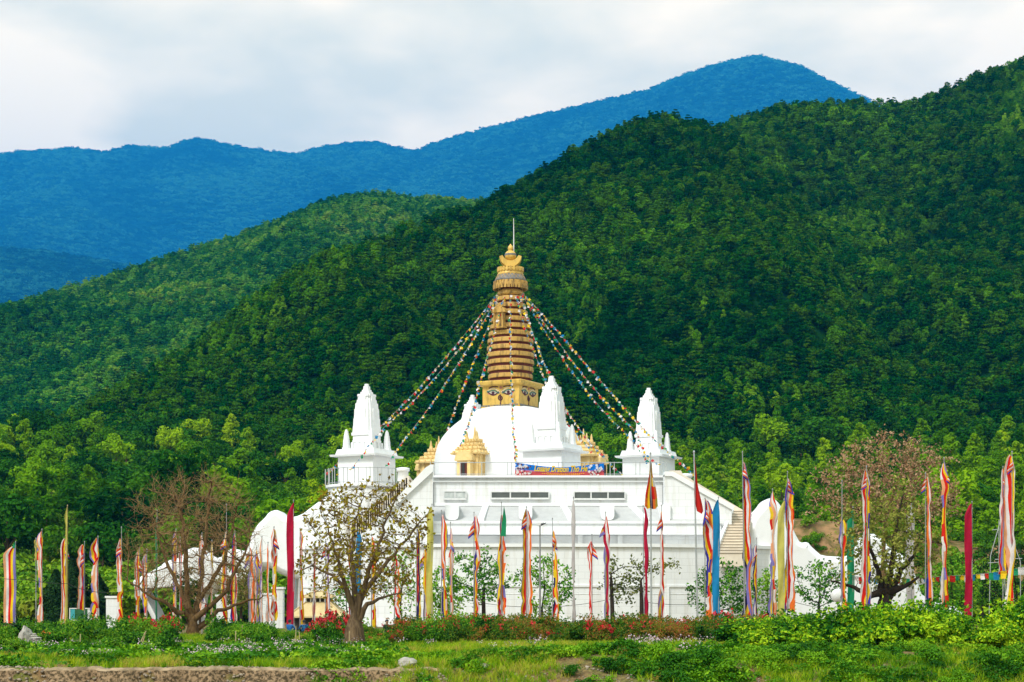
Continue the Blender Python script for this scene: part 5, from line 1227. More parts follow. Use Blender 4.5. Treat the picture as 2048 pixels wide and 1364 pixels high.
# ------------------------------------------------------------------ strings of small prayer flags from the spire
PF = ['cU', 'cWh', 'cS', 'cG', 'cY']; PSEQ = ['cU', 'cWh', 'cY', 'cS', 'cG', 'cY', 'cWh', 'cU', 'cY', 'cWh', 'cS', 'cG']
def small_flag_mesh(c, v, s=0.28):
    m = MB(); r2 = random.Random(v * 7 + PF.index(c)); V = []; n = 3
    tw = r2.uniform(-.6, .6)
    for i in range(n + 1):
        for j in (0, 1):
            a = tw * i / n; V.append(((j - .5) * s * math.cos(a), (j - .5) * s * math.sin(a) + .05*math.sin(i*1.4 + v), -s * i / n * 0.95))
    m.add(V, [(2*i, 2*i+2, 2*i+3, 2*i+1) for i in range(n)], 0, True)
    me = bpy.data.meshes.new('small_flag'); me.from_pydata([tuple(p) for p in m.v[0]], [], m.f); me.materials.append(M[c]); me.update(); return me
SF = {(c, v): small_flag_mesh(c, v) for c in PF for v in range(3)}
SFL = {(c, v): small_flag_mesh(c, v, .42) for c in PF for v in range(2)}
def string(pts, label, gap=0.22, big=False, rad=.014, group='strings of prayer flags from the spire', slack=1.0, seed=0):
    """pts: world points the cord passes through"""
    r2 = random.Random(seed); pts = [Vector(p) for p in pts]
    root = empty('prayer_flag_string', pts[0], label, 'prayer flags', group)
    # smooth curve through the points
    S = []
    P_ = [pts[0]*2 - pts[1]] + pts + [pts[-1]*2 - pts[-2]]
    for i in range(1, len(P_) - 2):
        for t in np.linspace(0, 1, 16, endpoint=False):
            a, b, c, d = P_[i-1], P_[i], P_[i+1], P_[i+2]; S.append(0.5*((2*b) + (c-a)*t + (2*a-5*b+4*c-d)*t*t + (3*b-a-3*c+d)*t**3))
    S.append(pts[-1])
    m = MB(); m.tube(S, rad, 4); m.build('cord', M['pole'], root)
    acc = gap*.5; i = 0; k = r2.randrange(12)
    for a, b in zip(S[:-1], S[1:]):
        l = (b - a).length
        while acc <= l:
            p = a.lerp(b, acc / l); acc += gap * (r2.uniform(.8, 1.25) if big else r2.choice((.45, .7, .9, 1.1, 1.7)))
            me = (SFL if big else SF)[(PSEQ[k % 12], r2.randrange(2 if big else 3))]; k += 1 if r2.random() < .85 else 2
            f = bpy.data.objects.new('small_flag', me); COL.objects.link(f); f.parent = root; f.location = p - pts[0]
            f.rotation_euler = (r2.gauss(0, .6), r2.gauss(-.3, .6), r2.uniform(-1.2, 1.2)) if not big else (r2.gauss(0, .2), r2.gauss(0, .08), r2.gauss(0, .15))
            q_ = r2.uniform(.6, 1.2); f.scale = (q_ * r2.uniform(.6, 1), q_, q_)
        acc -= l
    return root
def W3(a): return P(*a)
ST = [
 ([(994, 588, 179), (930, 668, 180), (840, 773, 181), (762, 852, 181.5), (700, 905, 182), (652, 946, 181)], 'outermost string of prayer flags, from the spire to behind the left tower'),
 ([(995, 590, 178.3), (925, 690, 176.5), (838, 790, 174.5), (768, 855, 173), (728, 905, 172.2), (700, 942, 172)], 'prayer flag string crossing the front of the left tower'),
 ([(997, 592, 178.2), (930, 705, 175), (860, 812, 171.8), (800, 890, 169.5), (772, 932, 169)], 'prayer flag string ending right of the left tower'),
 ([(999, 594, 180), (965, 680, 182.5), (930, 765, 185.5), (893, 862, 188)], 'prayer flag string passing behind the left shoulder of the dome'),
 ([(1009, 592, 178.4), (984, 680, 176.6), (958, 770, 174.6), (942, 830, 172.5), (920, 895, 169.5)], 'prayer flag string running down to the front ochre shrine'),
 ([(1020, 590, 178.2), (1021, 690, 175.8), (1023, 790, 173), (1027, 870, 169.5), (1033, 928, 165)], 'prayer flag string hanging straight down the middle of spire and dome'),
 ([(1032, 590, 178.6), (1052, 660, 177.4), (1075, 722, 176), (1094, 768, 174.8), (1130, 838, 172.6), (1185, 905, 170)], 'prayer flag string passing behind the front tower'),
 ([(1040, 590, 178.4), (1066, 668, 175.5), (1098, 750, 172.5), (1130, 815, 169.6), (1180, 885, 166.5), (1242, 948, 165.2)], 'prayer flag string passing in front of the front tower'),
 ([(1043, 588, 178.8), (1085, 655, 179), (1145, 745, 179.3), (1210, 825, 179.6), (1262, 878, 180), (1296, 925, 179.5)], 'lowest of the three right strings, ending at the left foot of the right tower'),
 ([(1044, 587, 179), (1092, 650, 179), (1157, 738, 179), (1222, 815, 179), (1270, 862, 178.6), (1288, 905, 178.2), (1318, 930, 178)], 'middle of the three right strings of prayer flags'),
 ([(1045, 586, 179.2), (1100, 645, 179), (1178, 735, 178.6), (1275, 845, 178), (1330, 898, 177.4), (1386, 948, 177)], 'uppermost right string, crossing the front of the right tower'),
]
for i, (p, lab) in enumerate(ST): string([W3(a) for a in p], lab + '', seed=i)
string([P(x, y, d) for x, y, d in ((1690, 1150, 112), (1760, 1158, 111), (1840, 1156, 110), (1900, 1152, 108), (1950, 1149, 106), (2000, 1143, 104), (2075, 1128, 102))], 'low string of large prayer flags between the banners at the right', gap=.44, big=True, group='low string', seed=30)
# ------------------------------------------------------------------ planted beds, hedge, grass
rng = np.random.default_rng(21)
M['sh_green'] = leafmat('bed_shrub_leaves', [(0.008, 0.065, 0.003), (0.03, 0.15, 0.005), (0.10, 0.28, 0.008), (0.24, 0.40, 0.02)], 0.45, trans=0.25)
M['sh_olive'] = leafmat('bougainvillea_leaves', [(0.012, 0.07, 0.004), (0.045, 0.15, 0.006), (0.15, 0.20, 0.010), (0.34, 0.13, 0.03)], 0.45, trans=0.25)
M['sh_lush'] = leafmat('clipped_hedge_leaves', [(0.006, 0.07, 0.002), (0.04, 0.18, 0.002), (0.18, 0.39, 0.004), (0.44, 0.60, 0.012)], 0.8, trans=0.18)
M['fl_red'] = mat('red_blossom', (0.62, 0.012, 0.02), 0.6, (0.42, 0.01, 0.015), 5)
M['fl_pale'] = mat('pale_mauve_blossom', (0.62, 0.46, 0.52), 0.7, (0.45, 0.34, 0.38), 5)
M['fl_orange'] = mat('orange_blossom', (0.80, 0.16, 0.02), 0.6)
M['grass'] = leafmat('grass_blades', [(0.05, 0.18, 0.002), (0.20, 0.38, 0.004), (0.40, 0.52, 0.010), (0.46, 0.36, 0.07)], 0.15, 'obj', 0.3, [0.25, 0.45, 0.58, 0.75], amp=0.6)
M['weed'] = leafmat('bank_weed_leaves', [(0.008, 0.07, 0.002), (0.04, 0.17, 0.003), (0.17, 0.37, 0.006), (0.42, 0.56, 0.02)], 0.5, 'obj', 0.2, [0.2, 0.45, 0.65, 0.95])
M['straw'] = leafmat('dry_stems', [(0.18, 0.12, 0.04), (0.34, 0.26, 0.10)], 0.5, trans=0.1)

def shrub_mesh(seed, w, h, leaf, material, n_blob=12, per=150):
    r = np.random.default_rng(seed); b = []
    for _ in range(n_blob):
        a = r.uniform(0, 6.283); q = r.uniform(0, .62) ** .6 * w; t = r.uniform(.25, .8)
        b.append((np.array([math.cos(a)*q, math.sin(a)*q, t*h*(1 - .35*(q/w)**2)]), r.uniform(.24, .40) * min(w, h) * 1.0))
    v, q = clump_crown(r, b, per, leaf, shell=(.35, 1.05))
    # long shoots sticking out of the top
    ns = 60; a = r.uniform(0, 6.283, ns); rr = w*.8*np.sqrt(r.uniform(0, 1, ns)); c = np.stack([np.cos(a)*rr, np.sin(a)*rr, h*r.uniform(.75, 1.12, ns)], -1)
    v2, q2 = leaf_quads(np.repeat(c, 3, 0) + r.normal(size=(ns*3, 3))*.06, r.normal(size=(ns*3, 3)) + [0, 0, .3], leaf, leaf*.5, r)
    return fast_mesh('shrub', np.concatenate([v, v2]), np.concatenate([q, q2 + len(v)]), material)
def flowers_mesh(seed, w, h, n, s, material):
    r = np.random.default_rng(seed); cl = max(3, n // 9); cc = []
    for _ in range(cl):
        a = r.uniform(0, 6.283); q = w*.85*math.sqrt(r.uniform(0, 1)); cc.append((math.cos(a)*q, math.sin(a)*q - .1, h*r.uniform(.6, 1.05)))
    c = np.array(cc)[r.integers(0, cl, n)] + r.normal(size=(n, 3)) * .075
    v, q = leaf_quads(c, r.normal(size=(n, 3)) + [0, -.6, .5], s, s*.8, r); return fast_mesh('blossoms', v, q, material)
SH = {'green': [shrub_mesh(40+i, .78, .80, .062, M['sh_green']) for i in range(4)], 'olive': [shrub_mesh(50+i, .78, .85, .055, M['sh_olive']) for i in range(4)], 'lush': [shrub_mesh(60+i, .95, 1.25, .075, M['sh_lush'], 20, 340) for i in range(4)]}
FLW = {'red': [flowers_mesh(70+i, .85, .95, 170, .07, M['fl_red']) for i in range(3)], 'few': [flowers_mesh(75+i, .7, .85, 34, .05, M['fl_red']) for i in range(3)], 'orange': [flowers_mesh(80, .6, .8, 60, .05, M['fl_orange'])]}
def shrub(px, D, kind, s, label, group, fl_=None, sz=1.0, dz=0.0):
    x = X(px, D); o = obj({'green': 'shrub', 'olive': 'flowering_shrub', 'lush': 'hedge_bush'}[kind], random.choice(SH[kind])); o.location = (x, D, float(ground_z(x, D)) - .04 + dz)
    o.rotation_euler.z = random.uniform(0, 6.28); o.scale = (s, s, s*sz); tag(o, label, {'lush': 'hedge'}.get(kind, 'shrub'), group)
    if fl_: f = obj('blossoms', random.choice(FLW[fl_]), o)
    return o
TG = 'low green shrub in the planted bed below the banners'; TO = 'olive green flowering shrub in the long bed in front of the white temple wall'
TR = 'low shrub covered in bright red blossom in the bed below the banners'
M_ = None
for D, pxs_, pr_ in ((68, (-20, 760), .35), (63, (-20, 760), .5), (103, (-30, 760), .0), (97, (-30, 760), .0), (91, (-30, 740), .05), (85, (-30, 730), .1), (79, (-20, 720), .18), (73, (-20, 700), .45)):
    px = pxs_[0] + random.uniform(0, 20)
    while px < pxs_[1]:
        if random.random() > pr_ and not (D < 82 and 35 < px < 105) and not (D < 80 and 676 < px < 748) and not (D < 104 and 352 < px < 418):
            top = (1258 if px > 200 else 1252) + random.uniform(-5, 8); low_ = 1 if (548 < px < 640 or px > 755) else 0; hgt = CZ - (top - HY)/F*D
            s = random.uniform(.75, 1.1); red = (D in (97, 91) and (262 < px < 385)) or (D in (85, 91) and 606 < px < 705)
            s *= .8 if D < 75 else 1; s *= .62 if low_ and D < 108 else 1
            org = D in (79, 85) and px < 110 and random.random() < .6
            shrub(px, D + random.uniform(-2, 2), 'green', s, TR if red else ('low shrub with orange blossom near the stacked stones at the left edge' if org else TG), 'red blossomed shrubs' if red else ('orange blossomed shrubs' if org else 'green bed shrubs'), 'red' if red else ('orange' if org else None), sz=random.uniform(.7, 1.45))
        px += random.uniform(26, 50) * 90 / D
for D in (100, 95, 89, 83, 77):
    px = 735 + random.uniform(0, 20)
    while px < 1560 + (15 if D > 90 else 0):
        s = random.uniform(.9, 1.2) * (.62 if px < 800 else 1); red = random.random() < (.09 if 1120 < px < 1460 else .03)
        shrub(px, D + random.uniform(-2, 2), 'olive' if (px > 980 or random.random() < .35) else 'green', s * (1 if D > 80 else .85), TR if red else TO, 'red blossomed shrubs' if red else 'flowering bed shrubs', 'red' if red else ('few' if random.random() < .5 else None), sz=random.uniform(1.0, 1.3))
        px += random.uniform(26, 42) * 90 / D
# lush hedge at the right
hx = [(1490, 1250), (1560, 1246), (1620, 1240), (1700, 1233), (1760, 1228), (1820, 1220), (1880, 1216), (1918, 1228), (1936, 1250), (1955, 1240), (1990, 1228), (2020, 1218), (2060, 1200), (2150, 1195)]
TL = 'bright leafy bush of the overgrown hedge at the right'
for D, lo in ((62.5, 0), (60.2, 0), (58.6, 0)):
    px = 1500 if D > 60 else 1520
    while px < 2130:
        top = np.interp(px, [a for a, _ in hx], [b for _, b in hx]) + random.uniform(-7, 9); x = X(px, D)
        hgt = CZ - (top - HY)/F*D - float(ground_z(x, D)); gap = 1920 < px < 1952 and D < 62
        if not gap: shrub(px, D + random.uniform(-.6, .6), 'lush', random.uniform(.85, 1.25), TL, 'bushes of the overgrown hedge', sz=max(.35, hgt/1.34))
        px += random.uniform(34, 56)
# fan-leaved cycads in the left bed
def cycad(px, D, s, label):
    root = empty('cycad', (X(px, D), D, 0), label, 'plant', 'fan leaved cycads'); r = random.Random(int(px)); V = []; Q = []
    m = MB(); m.tube([(X(px, D), D, -.1), (X(px, D), D, .35*s)], [.12*s, .1*s], 8); m.build('stem', M['bark3'], root)
    for k in range(26):
        a = r.uniform(0, 6.28); e = r.uniform(.25, 1.2); L_ = s * r.uniform(.7, 1.0); d = Vector((math.cos(a)*math.cos(e), math.sin(a)*math.cos(e), math.sin(e))); side = d.cross(Vector((0, 0, 1))).normalized(); o_ = len(V)
        for i in range(7):
            t = i/6; p = Vector((0, 0, .35*s)) + d*L_*t + Vector((0, 0, -.45*s*t*t)); w = .09*s*math.sin(math.pi*min(1, t*.9 + .12)); V += [tuple(p - side*w), tuple(p + side*w)]
        Q += [(o_+2*i, o_+2*i+1, o_+2*i+3, o_+2*i+2) for i in range(6)]
    obj('fronds', fast_mesh('fronds', np.array(V), np.array(Q), M['lf_dark']), root)
cycad(190, 88, .95, 'dark fan leaved cycad in the left bed right of the second pale pole'); cycad(105, 94, .9, 'dark fan leaved cycad left of the tall pale yellow banner foot'); cycad(38, 92, 1.4, 'yellowish green palm like plant below the leftmost banner')

# uncountable grass, weeds and wild flowers
def tuft(seed, n, h, w, spread, material):
    r = np.random.default_rng(seed); V = []; Q = []
    for k in range(n):
        a = r.uniform(0, 6.283); b = r.uniform(0, spread); x, y = math.cos(a)*b, math.sin(a)*b; hh = h*r.uniform(.5, 1.1); dx, dy = r.normal(size=2)*hh*.35; t = r.uniform(0, 3.14); ux, uy = math.cos(t)*w, math.sin(t)*w; o_ = len(V)
        V += [(x-ux, y-uy, 0), (x+ux, y+uy, 0), (x+dx*.4+ux*.7, y+dy*.4+uy*.7, hh*.6), (x+dx*.4-ux*.7, y+dy*.4-uy*.7, hh*.6), (x+dx+ux*.1, y+dy+uy*.1, hh), (x+dx-ux*.1, y+dy-uy*.1, hh)]
        Q += [(o_, o_+1, o_+2, o_+3), (o_+3, o_+2, o_+4, o_+5)]
    return fast_mesh('grass_tuft', np.array(V), np.array(Q), material)
GR, WD, WF = (bpy.data.collections.new(n_) for n_ in ('grass_kinds', 'weed_kinds', 'wild_flower_kinds'))
for k in range(4): GR.objects.link(obj('grass_tuft', tuft(k, 22, .22, .008, .14, M['grass']), link=False))
for k in range(4):
    r = np.random.default_rng(90+k); n = 46; a = r.uniform(0, 6.283, n); b = .22*np.sqrt(r.uniform(0, 1, n)); c = np.stack([np.cos(a)*b, np.sin(a)*b, r.uniform(.02, .22, n)*(1.1 - b*2)], -1)
    v, q = leaf_quads(c, r.normal(size=(n, 3))*.6 + [0, -.2, .8], .045, .028, r); WD.objects.link(obj('weed', fast_mesh('weed', v, q, M['weed']), link=False))
for k in range(4):
    r = np.random.default_rng(95+k); n = 34; a = r.uniform(0, 6.283, n); b = .25*np.sqrt(r.uniform(0, 1, n)); c = np.stack([np.cos(a)*b, np.sin(a)*b, r.uniform(.03, .36, n)], -1)
    v, q = leaf_quads(c, r.normal(size=(n, 3)) + [0, 0, .5], .05, .02, r); n2 = 16; a = r.uniform(0, 6.283, n2); b = .25*np.sqrt(r.uniform(0, 1, n2)); c2 = np.stack([np.cos(a)*b, np.sin(a)*b, r.uniform(.34, .5, n2)], -1)
    v2, q2 = leaf_quads(c2, r.normal(size=(n2, 3))*.5 + [0, -.5, .6], .028, .026, r)
    WF.objects.link(obj('wild_flower', fast_mesh('wild_flower', np.concatenate([v, v2]), np.concatenate([q, q2 + len(v)]), [M['sh_green'], M['fl_pale']], [0]*n + [1]*n2), link=False))
def cover(name, y0, y1, fn, coll, dens, smin, smax, seed, label, nx=181, ny=80, xm=.31):
    gy = np.linspace(y0, y1, ny); u = np.linspace(-xm, xm, nx); V = []
    gx = u[None] * gy[:, None]; yy = gy[:, None] + 0*u[None]; z = ground_z(gx, yy) + .005
    i = np.arange(nx*ny).reshape(ny, nx); q = np.stack([i[:-1, :-1], i[:-1, 1:], i[1:, 1:], i[1:, :-1]], -1).reshape(-1, 4)
    me = fast_mesh(name, np.stack([gx, yy, z], -1).reshape(-1, 3), q, M['ground']); px = 1024 + u[None]*F + 0*yy
    a = me.attributes.new('dens', 'FLOAT', 'POINT'); a.data.foreach_set('value', np.clip(fn(px, yy, gx), 0, 3).ravel().astype(np.float32))
    scatter(name, me, coll, dens, smin, smax, seed, .25, label, name.split('_')[-1])
pn = lambda x, y, s, k: fbm(x*s, y*s, k, 3)
cover('grass', 44.5, 105, lambda px, y, x: np.where((px < 620) & (y < 49.9), 0.08, 1) * (.06 + 1.0*ss(-.35, .5, pn(x, y, .5, 41))) * np.where(y > 60, .5, 1) * np.where((px > 620) | (y > 50.2), 1, .4), GR, 34, .6, 1.35, 31, 'yellow green grass on the bank and between the beds')
cover('bank_weeds', 43.5, 60, lambda px, y, x: (1 - ss(52.5, 55, y) * (1 - ss(1350, 1500, px))) * ss(560, 760, px) * ss(-.2, .3, pn(x, y, .42, 52) - .02 + .12*ss(1250, 1700, px)), WD, 60, .5, 1.35, 32, 'bright green leafy weeds covering the sloping bank at the right')
cover('wild_flowers', 54, 80, lambda px, y, x: (1 - ss(1350, 1500, px)) * ss(.25, .8, pn(x, y, .35, 63)) * np.where(y > 70, .15, 1) * np.where((px > 20) & (px < 120), .2, 1), WF, 1.4, .7, 1.2, 33, 'pale mauve wild flowers in front of the planted beds')
BB = bpy.data.collections.new('undergrowth_kinds')
for k in range(4):
    r = np.random.default_rng(120+k); b = [(np.array([r.uniform(-.35, .35), r.uniform(-.35, .35), r.uniform(.05, .35)]), r.uniform(.14, .28)) for _ in range(8)]
    v, q = clump_crown(r, b, 60, .05, shell=(.4, 1.1)); BB.objects.link(obj('undergrowth', fast_mesh('undergrowth', v, q, M['weed']), link=False))
cover('bank_undergrowth', 43.5, 58, lambda px, y, x: ss(1000, 1350, px) * (1 - ss(54.5, 57, y)) * ss(-.25, .3, pn(x, y, .5, 77)), BB, 3.4, .35, 1.0, 36, 'tangled leafy undergrowth on the sloping bank below the hedge')
cover('left_weeds', 50.2, 72, lambda px, y, x: (1 - ss(700, 820, px)) * ss(.0, .5, pn(x, y, .6, 91)), WD, 22, .6, 1.9, 35, 'dark green weeds in the grass in front of the left beds')
STN = bpy.data.collections.new('pebble_kinds')
for k in range(3):
    m = MB(); r2 = random.Random(k); m.lathe([(.02, -.03), (.06, 0), (.05, .04), (.01, .055)], (0, 0), 7); m.v[0] *= np.array([1 + .4*r2.random(), 1, 1]); STN.objects.link(m.build('pebble', M['gravel'], None, link=False))
cover('gravel', 43.5, 50.5, lambda px, y, x: (1 - ss(600, 1200, px)*.75) * np.where(y < 50, 1.0, .3), STN, 70, .2, .9, 34, 'loose pebbles along the broken concrete edge in the foreground', nx=120, ny=30)
# broken concrete lip along the left foreground
m = MB(); V = []; nseg = 220
for i in range(nseg + 1):
    x = -17 + 15.2*i/nseg; e = .12*float(fbm(x*1.3, 2, 7)); h = .045*float(fbm(x*2.6, 5, 9)); dr = .22*float(fbm(x*1.7, 8, 3))
    V += [(x, 50.3, .02 + h), (x, 49.55 + e, .045 + h), (x, 49.42 + e, -.03 + h*.5), (x, 49.38 + e*1.5 + dr*.4, -.22), (x, 49.1 + dr, -.55)]
m.add(V, [(5*i+j, 5*i+j+1, 5*i+j+6, 5*i+j+5) for i in range(nseg) for j in range(4)], [int(j >= 2) for i in range(nseg) for j in range(4)], True); edge = m.build('concrete_edge', [mat('crumbling_concrete', (0.40, 0.29, 0.18), 0.95, (0.15, 0.11, 0.06), 2.6, bump=0.8, spec=.1, lo=.36, hi=.62), mat('pebbly_earth', (0.30, 0.20, 0.115), 0.95, (0.06, 0.042, 0.022), 11, bump=1.0, spec=.1, lo=.42, hi=.6)]); tag(edge, kind='structure')

# ------------------------------------------------------------------ stones
def rock(mb, c, s, seed, flat=.7):
    r2 = np.random.default_rng(seed); n1, n2 = 14, 9; rings = []
    for i in range(n2 + 1):
        t = math.pi*i/n2; ring_ = []
        for j in range(n1):
            a = 2*math.pi*j/n1; d = Vector((math.sin(t)*math.cos(a), math.sin(t)*math.sin(a), -math.cos(t))); k = 1 + .28*mnoise.noise(d*1.4 + Vector((seed, 0, 0))) + .10*mnoise.noise(d*4 + Vector((0, seed, 0)))
            ring_.append((c[0] + d.x*s[0]*k, c[1] + d.y*s[1]*k, c[2] + max(d.z, -flat)*s[2]*k))
        rings.append(ring_)
    mb.loft(rings, True, 0, False)
def stone(px, D, py, s, seed, label, name='boulder', cat='stone'):
    x = X(px, D); z = float(ground_z(x, D)); m = MB(); rock(m, (0, 0, s[2]*.6), s, seed); o = m.build(name, M['stone']); o.location = (x, D, z - .03); o.rotation_euler.z = seed; tag(o, label, cat); return o
stone(815, 50.0, 1345, (.30, .26, .19), 3, 'rounded pale boulder lying on the grass edge in the foreground')
stone(968, 50.3, 1335, (.20, .15, .08), 5, 'flat pale stone on the bank right of the boulder'); stone(845, 49.4, 1350, (.09, .08, .05), 8, 'fist sized stone just right of the boulder')
stone(52, 76, 1268, (.55, .3, .55), 11, 'rough arched garden rock behind the stacked stones')
root = empty('stone_stack', (X(70, 71), 71, 0), 'little tower of flat balanced stones on a rough base rock at the left', 'stone stack'); z = 0
for i, (w, h) in enumerate(((.55, .26), (.26, .10), (.20, .085), (.22, .08), (.14, .075), (.09, .07))):
    m = MB(); rock(m, (X(70, 71) + random.uniform(-.04, .04), 71, z + h*.62), (w, w*.8, h*.62), 20 + i, 1); m.build('stone', M['stone'], root); z += h
for (x0, x1, D, w, lab) in ((-40, 205, 66.5, .16, 'long low pale concrete kerb in front of the left bed'), (1935, 1964, 56.2, .12, 'short whitish concrete kerb end under the hedge gap'), (1338, 1392, 62.5, .12, 'short pale kerb piece below the flowering bed')):
    m = MB(); xa, xb = X(x0, D), X(x1, D); g = float(ground_z((xa+xb)/2, D)); m.bb(xa, xb, D, D + .25, g - .1, g + w); m.bb(xa + .02, xb - .02, D + .02, D + .23, g + w, g + w + .015)
    o = m.build('kerb', M['gravel'] if x0 < 0 else M['stone']); tag(o, lab, 'kerb')

# ------------------------------------------------------------------ kiosk, lamp, signs, stakes, wires
D = 126; kx = X(632, D); kc = D + 2.0
ki = empty('kiosk', (kx, kc, 0), 'small grey slatted kiosk with a two tiered cream hipped roof', 'kiosk')
M['roofc'] = mat('cream_roof_sheet', (0.66, 0.52, 0.27), 0.6, (0.54, 0.41, 0.20), 2.5, stretch=(1, 1, .3)); M['slat'] = mat('grey_timber_slats', (0.30, 0.30, 0.29), 0.7, (0.16, 0.16, 0.155), 1.2, stretch=(14, 14, .2)); M['orangep'] = mat('orange_timber', (0.52, 0.20, 0.06), 0.6)
def hip(z0, z1, w0, w1): 
    m = MB(); m.loft([[(kx-w0, kc-w0, z0), (kx+w0, kc-w0, z0), (kx+w0, kc+w0, z0), (kx-w0, kc+w0, z0)], [(kx-w1, kc-w1, z1), (kx+w1, kc-w1, z1), (kx+w1, kc+w1, z1), (kx-w1, kc+w1, z1)]])
    for a, b in ((-1, -1), (1, -1), (1, 1), (-1, 1)): m.tube([(kx+a*w0, kc+b*w0, z0 + .02), (kx+a*w1, kc+b*w1, z1 + .03)], .05, 6)
    m.bb(kx-w0-.03, kx+w0+.03, kc-w0-.03, kc-w0+.05, z0 - .10, z0 - .003); return m
hip(Z(1233, 124), Z(1203, 126), 2.0, .78).build('lower_roof', M['roofc'], ki); hip(Z(1193, 125), Z(1181, 126), 1.08, .12).build('upper_roof', M['roofc'], ki)
m = MB(); w = .8; m.bb(kx-w, kx+w, kc-w, kc+w, Z(1204, 126), Z(1193, 125)); m.build('lantern', M['dark'], ki)
m = MB()
for t in np.linspace(-1, 1, 6): m.bb(kx + t*.82 - .04, kx + t*.82 + .04, kc - .88, kc - .805, Z(1204, 126), Z(1193, 125))
m.build('lantern_post', M['alu'], ki)
m = MB(); m.bb(kx-1.7, kx+1.7, kc-1.7, kc+1.7, 0, Z(1233, 124) - .1); m.build('wall', M['slat'], ki)
m = MB(); m.bb(kx+.85, kx+1.72, kc-1.74, kc-1.705, .1, Z(1236, 124)); m.build('door_panel', M['orangep'], ki)
m = MB(); m.bb(kx-1.5, kx-.3, kc-1.73, kc-1.705, .1, .95); m.build('dark_opening', M['dark'], ki)

D = 113; lx = X(1080, D); la = empty('street_lamp', (lx, D, 0), 'thin grey street lamp with a tilted flat head in front of the white wall', 'street lamp')
m = MB(); m.tube([(lx, D, -.1), (lx, D, Z(1048, D))], [.07, .045], 8); m.build('pole', M['pole'], la)
m = MB(); m.tube([(lx, D, Z(1048, D)), (lx + .25, D, Z(1046, D))], .04, 6); m.build('arm', M['pole'], la)
m = MB(); zz_ = Z(1049, D); m.loft([[(lx+.08, D-.22, zz_-.08), (lx+.34, D-.22, zz_+.06), (lx+.34, D+.22, zz_+.06), (lx+.08, D+.22, zz_-.08)], [(lx+.03, D-.22, zz_-.02), (lx+.40, D-.22, zz_+.13), (lx+.40, D+.22, zz_+.13), (lx+.03, D+.22, zz_-.02)]]); m.build('lamp_head', M['dark'], la)
m = MB(); m.bb(lx-.14, lx+.06, D-.1, D+.1, zz_-.06, zz_+.12); m.build('lamp_bracket', M['alu'], la)

D = 130; sg = empty('sign_board', (X(168, D), D, 0), 'framed landscape sign board with teal and white picture panels behind the left banners', 'sign')
x0, x1, z0, z1 = X(139, D), X(198, D), Z(1241, D), Z(1216, D)
m = MB(); e = .06; m.bb(x0, x1, D-.05, D+.05, z1-e, z1); m.bb(x0, x1, D-.05, D+.05, z0, z0+e); m.bb(x0, x0+e, D-.05, D+.05, z0+e, z1-e); m.bb(x1-e, x1, D-.05, D+.05, z0+e, z1-e)
for p in (x0 + .2, x1 - .26): m.bb(p, p+.07, D+.055, D+.12, -.1, z0 + .1)
m.build('frame', M['alu'], sg)
m = MB(); w = x1-x0-2*e; a = x0+e
m.bb(a, a+w*.16, D-.02, D+.03, z0+e, z1-e, 0); m.bb(a+w*.16+.003, a+w*.62, D-.02, D+.03, z0+e, z1-e, 1); m.bb(a+w*.62+.003, x1-e, D-.02, D+.03, z0+e, z1-e, 2)
m.build('picture_panel', [mat('teal_print', (0.06, 0.42, 0.46), .5, (.03, .25, .3), 2), mat('green_print', (0.03, 0.16, 0.05), .5, (.01, .06, .02), 2), mat('white_print', (0.72, 0.74, 0.72), .5)], sg)
D = 138; g = empty('gate_post', (X(228, D), D, 0), 'white painted square gate post behind the orange and white banner', 'post'); m = MB(); m.bb(X(215, D), X(241, D), D-.5, D+.5, -.1, Z(1196, D)); m.build('shaft', M['white'], g); m = MB(); m.bb(X(213, D), X(243, D), D-.58, D+.58, Z(1196, D) + .003, Z(1192, D)); m.build('cap', M['tower'], g)
D = 127; g = empty('round_sign', (X(1675, D), D, 0), 'round white disc sign on a dark post beside the small tree', 'sign')
m = MB(); m.lathe([(.001, -.02), (.50, -.02), (.50, .02), (.001, .02)], (0, 0), 32); v = m.v[0]; m.v[0] = np.stack([v[:, 0] + X(1676, D), v[:, 2] + D, v[:, 1] + Z(1191, D)], -1); m.build('disc', M['alu'], g)
m = MB(); m.tube([(X(1676, D), D + .06, -.1), (X(1676, D), D + .06, Z(1195, D))], .04, 6); m.build('post', M['dark'], g)

def stake(pts, D, label, r=.022):
    a, b = pts; m = MB(); m.tube([(X(a[0], D), D, Z(a[1], D)), (X((a[0]+b[0])/2 + .6, D), D, Z((a[1]+b[1])/2, D)), (X(b[0], D), D + .1, Z(b[1], D))], [r, r, r*.8], 6); o = m.build('stake', M['bamboo']); return tag(o, label, 'stake', 'garden stakes')
stake(((273, 1302), (290, 1264)), 70, 'pale slanting stake, the left one of a leaning pair below the bare tree', .03); stake(((280, 1304), (291, 1262)), 70.3, 'pale slanting stake, the steeper one of a leaning pair below the bare tree', .025)
for px, t, D in ((471, 1262, 72), (482, 1250, 73), (491, 1258, 74), (591, 1252, 72), (600, 1264, 74), (160, 1268, 70), (697, 1262, 74)): stake(((px, 1300), (px + random.uniform(-2, 2), t)), D, 'thin upright bamboo cane in the bed below the banners')
def wire(pts, D, label):
    P_ = [Vector(P(x, y, D)) for x, y in pts]; S = []
    for a, b in zip(P_[:-1], P_[1:]):
        n = 10; sag = (b - a).length * .03
        for i in range(n): t = i/n; S.append(a.lerp(b, t) - Vector((0, 0, sag*4*t*(1-t))))
    S.append(P_[-1]); m = MB(); m.tube(S, .016, 4); return tag(m.build('wire', M['dark']), label, 'wire')
wire([(-60, 1146), (60, 1160), (135, 1167), (170, 1180), (214, 1185), (300, 1175)], 116, 'thin cable strung between the leftmost banner poles')
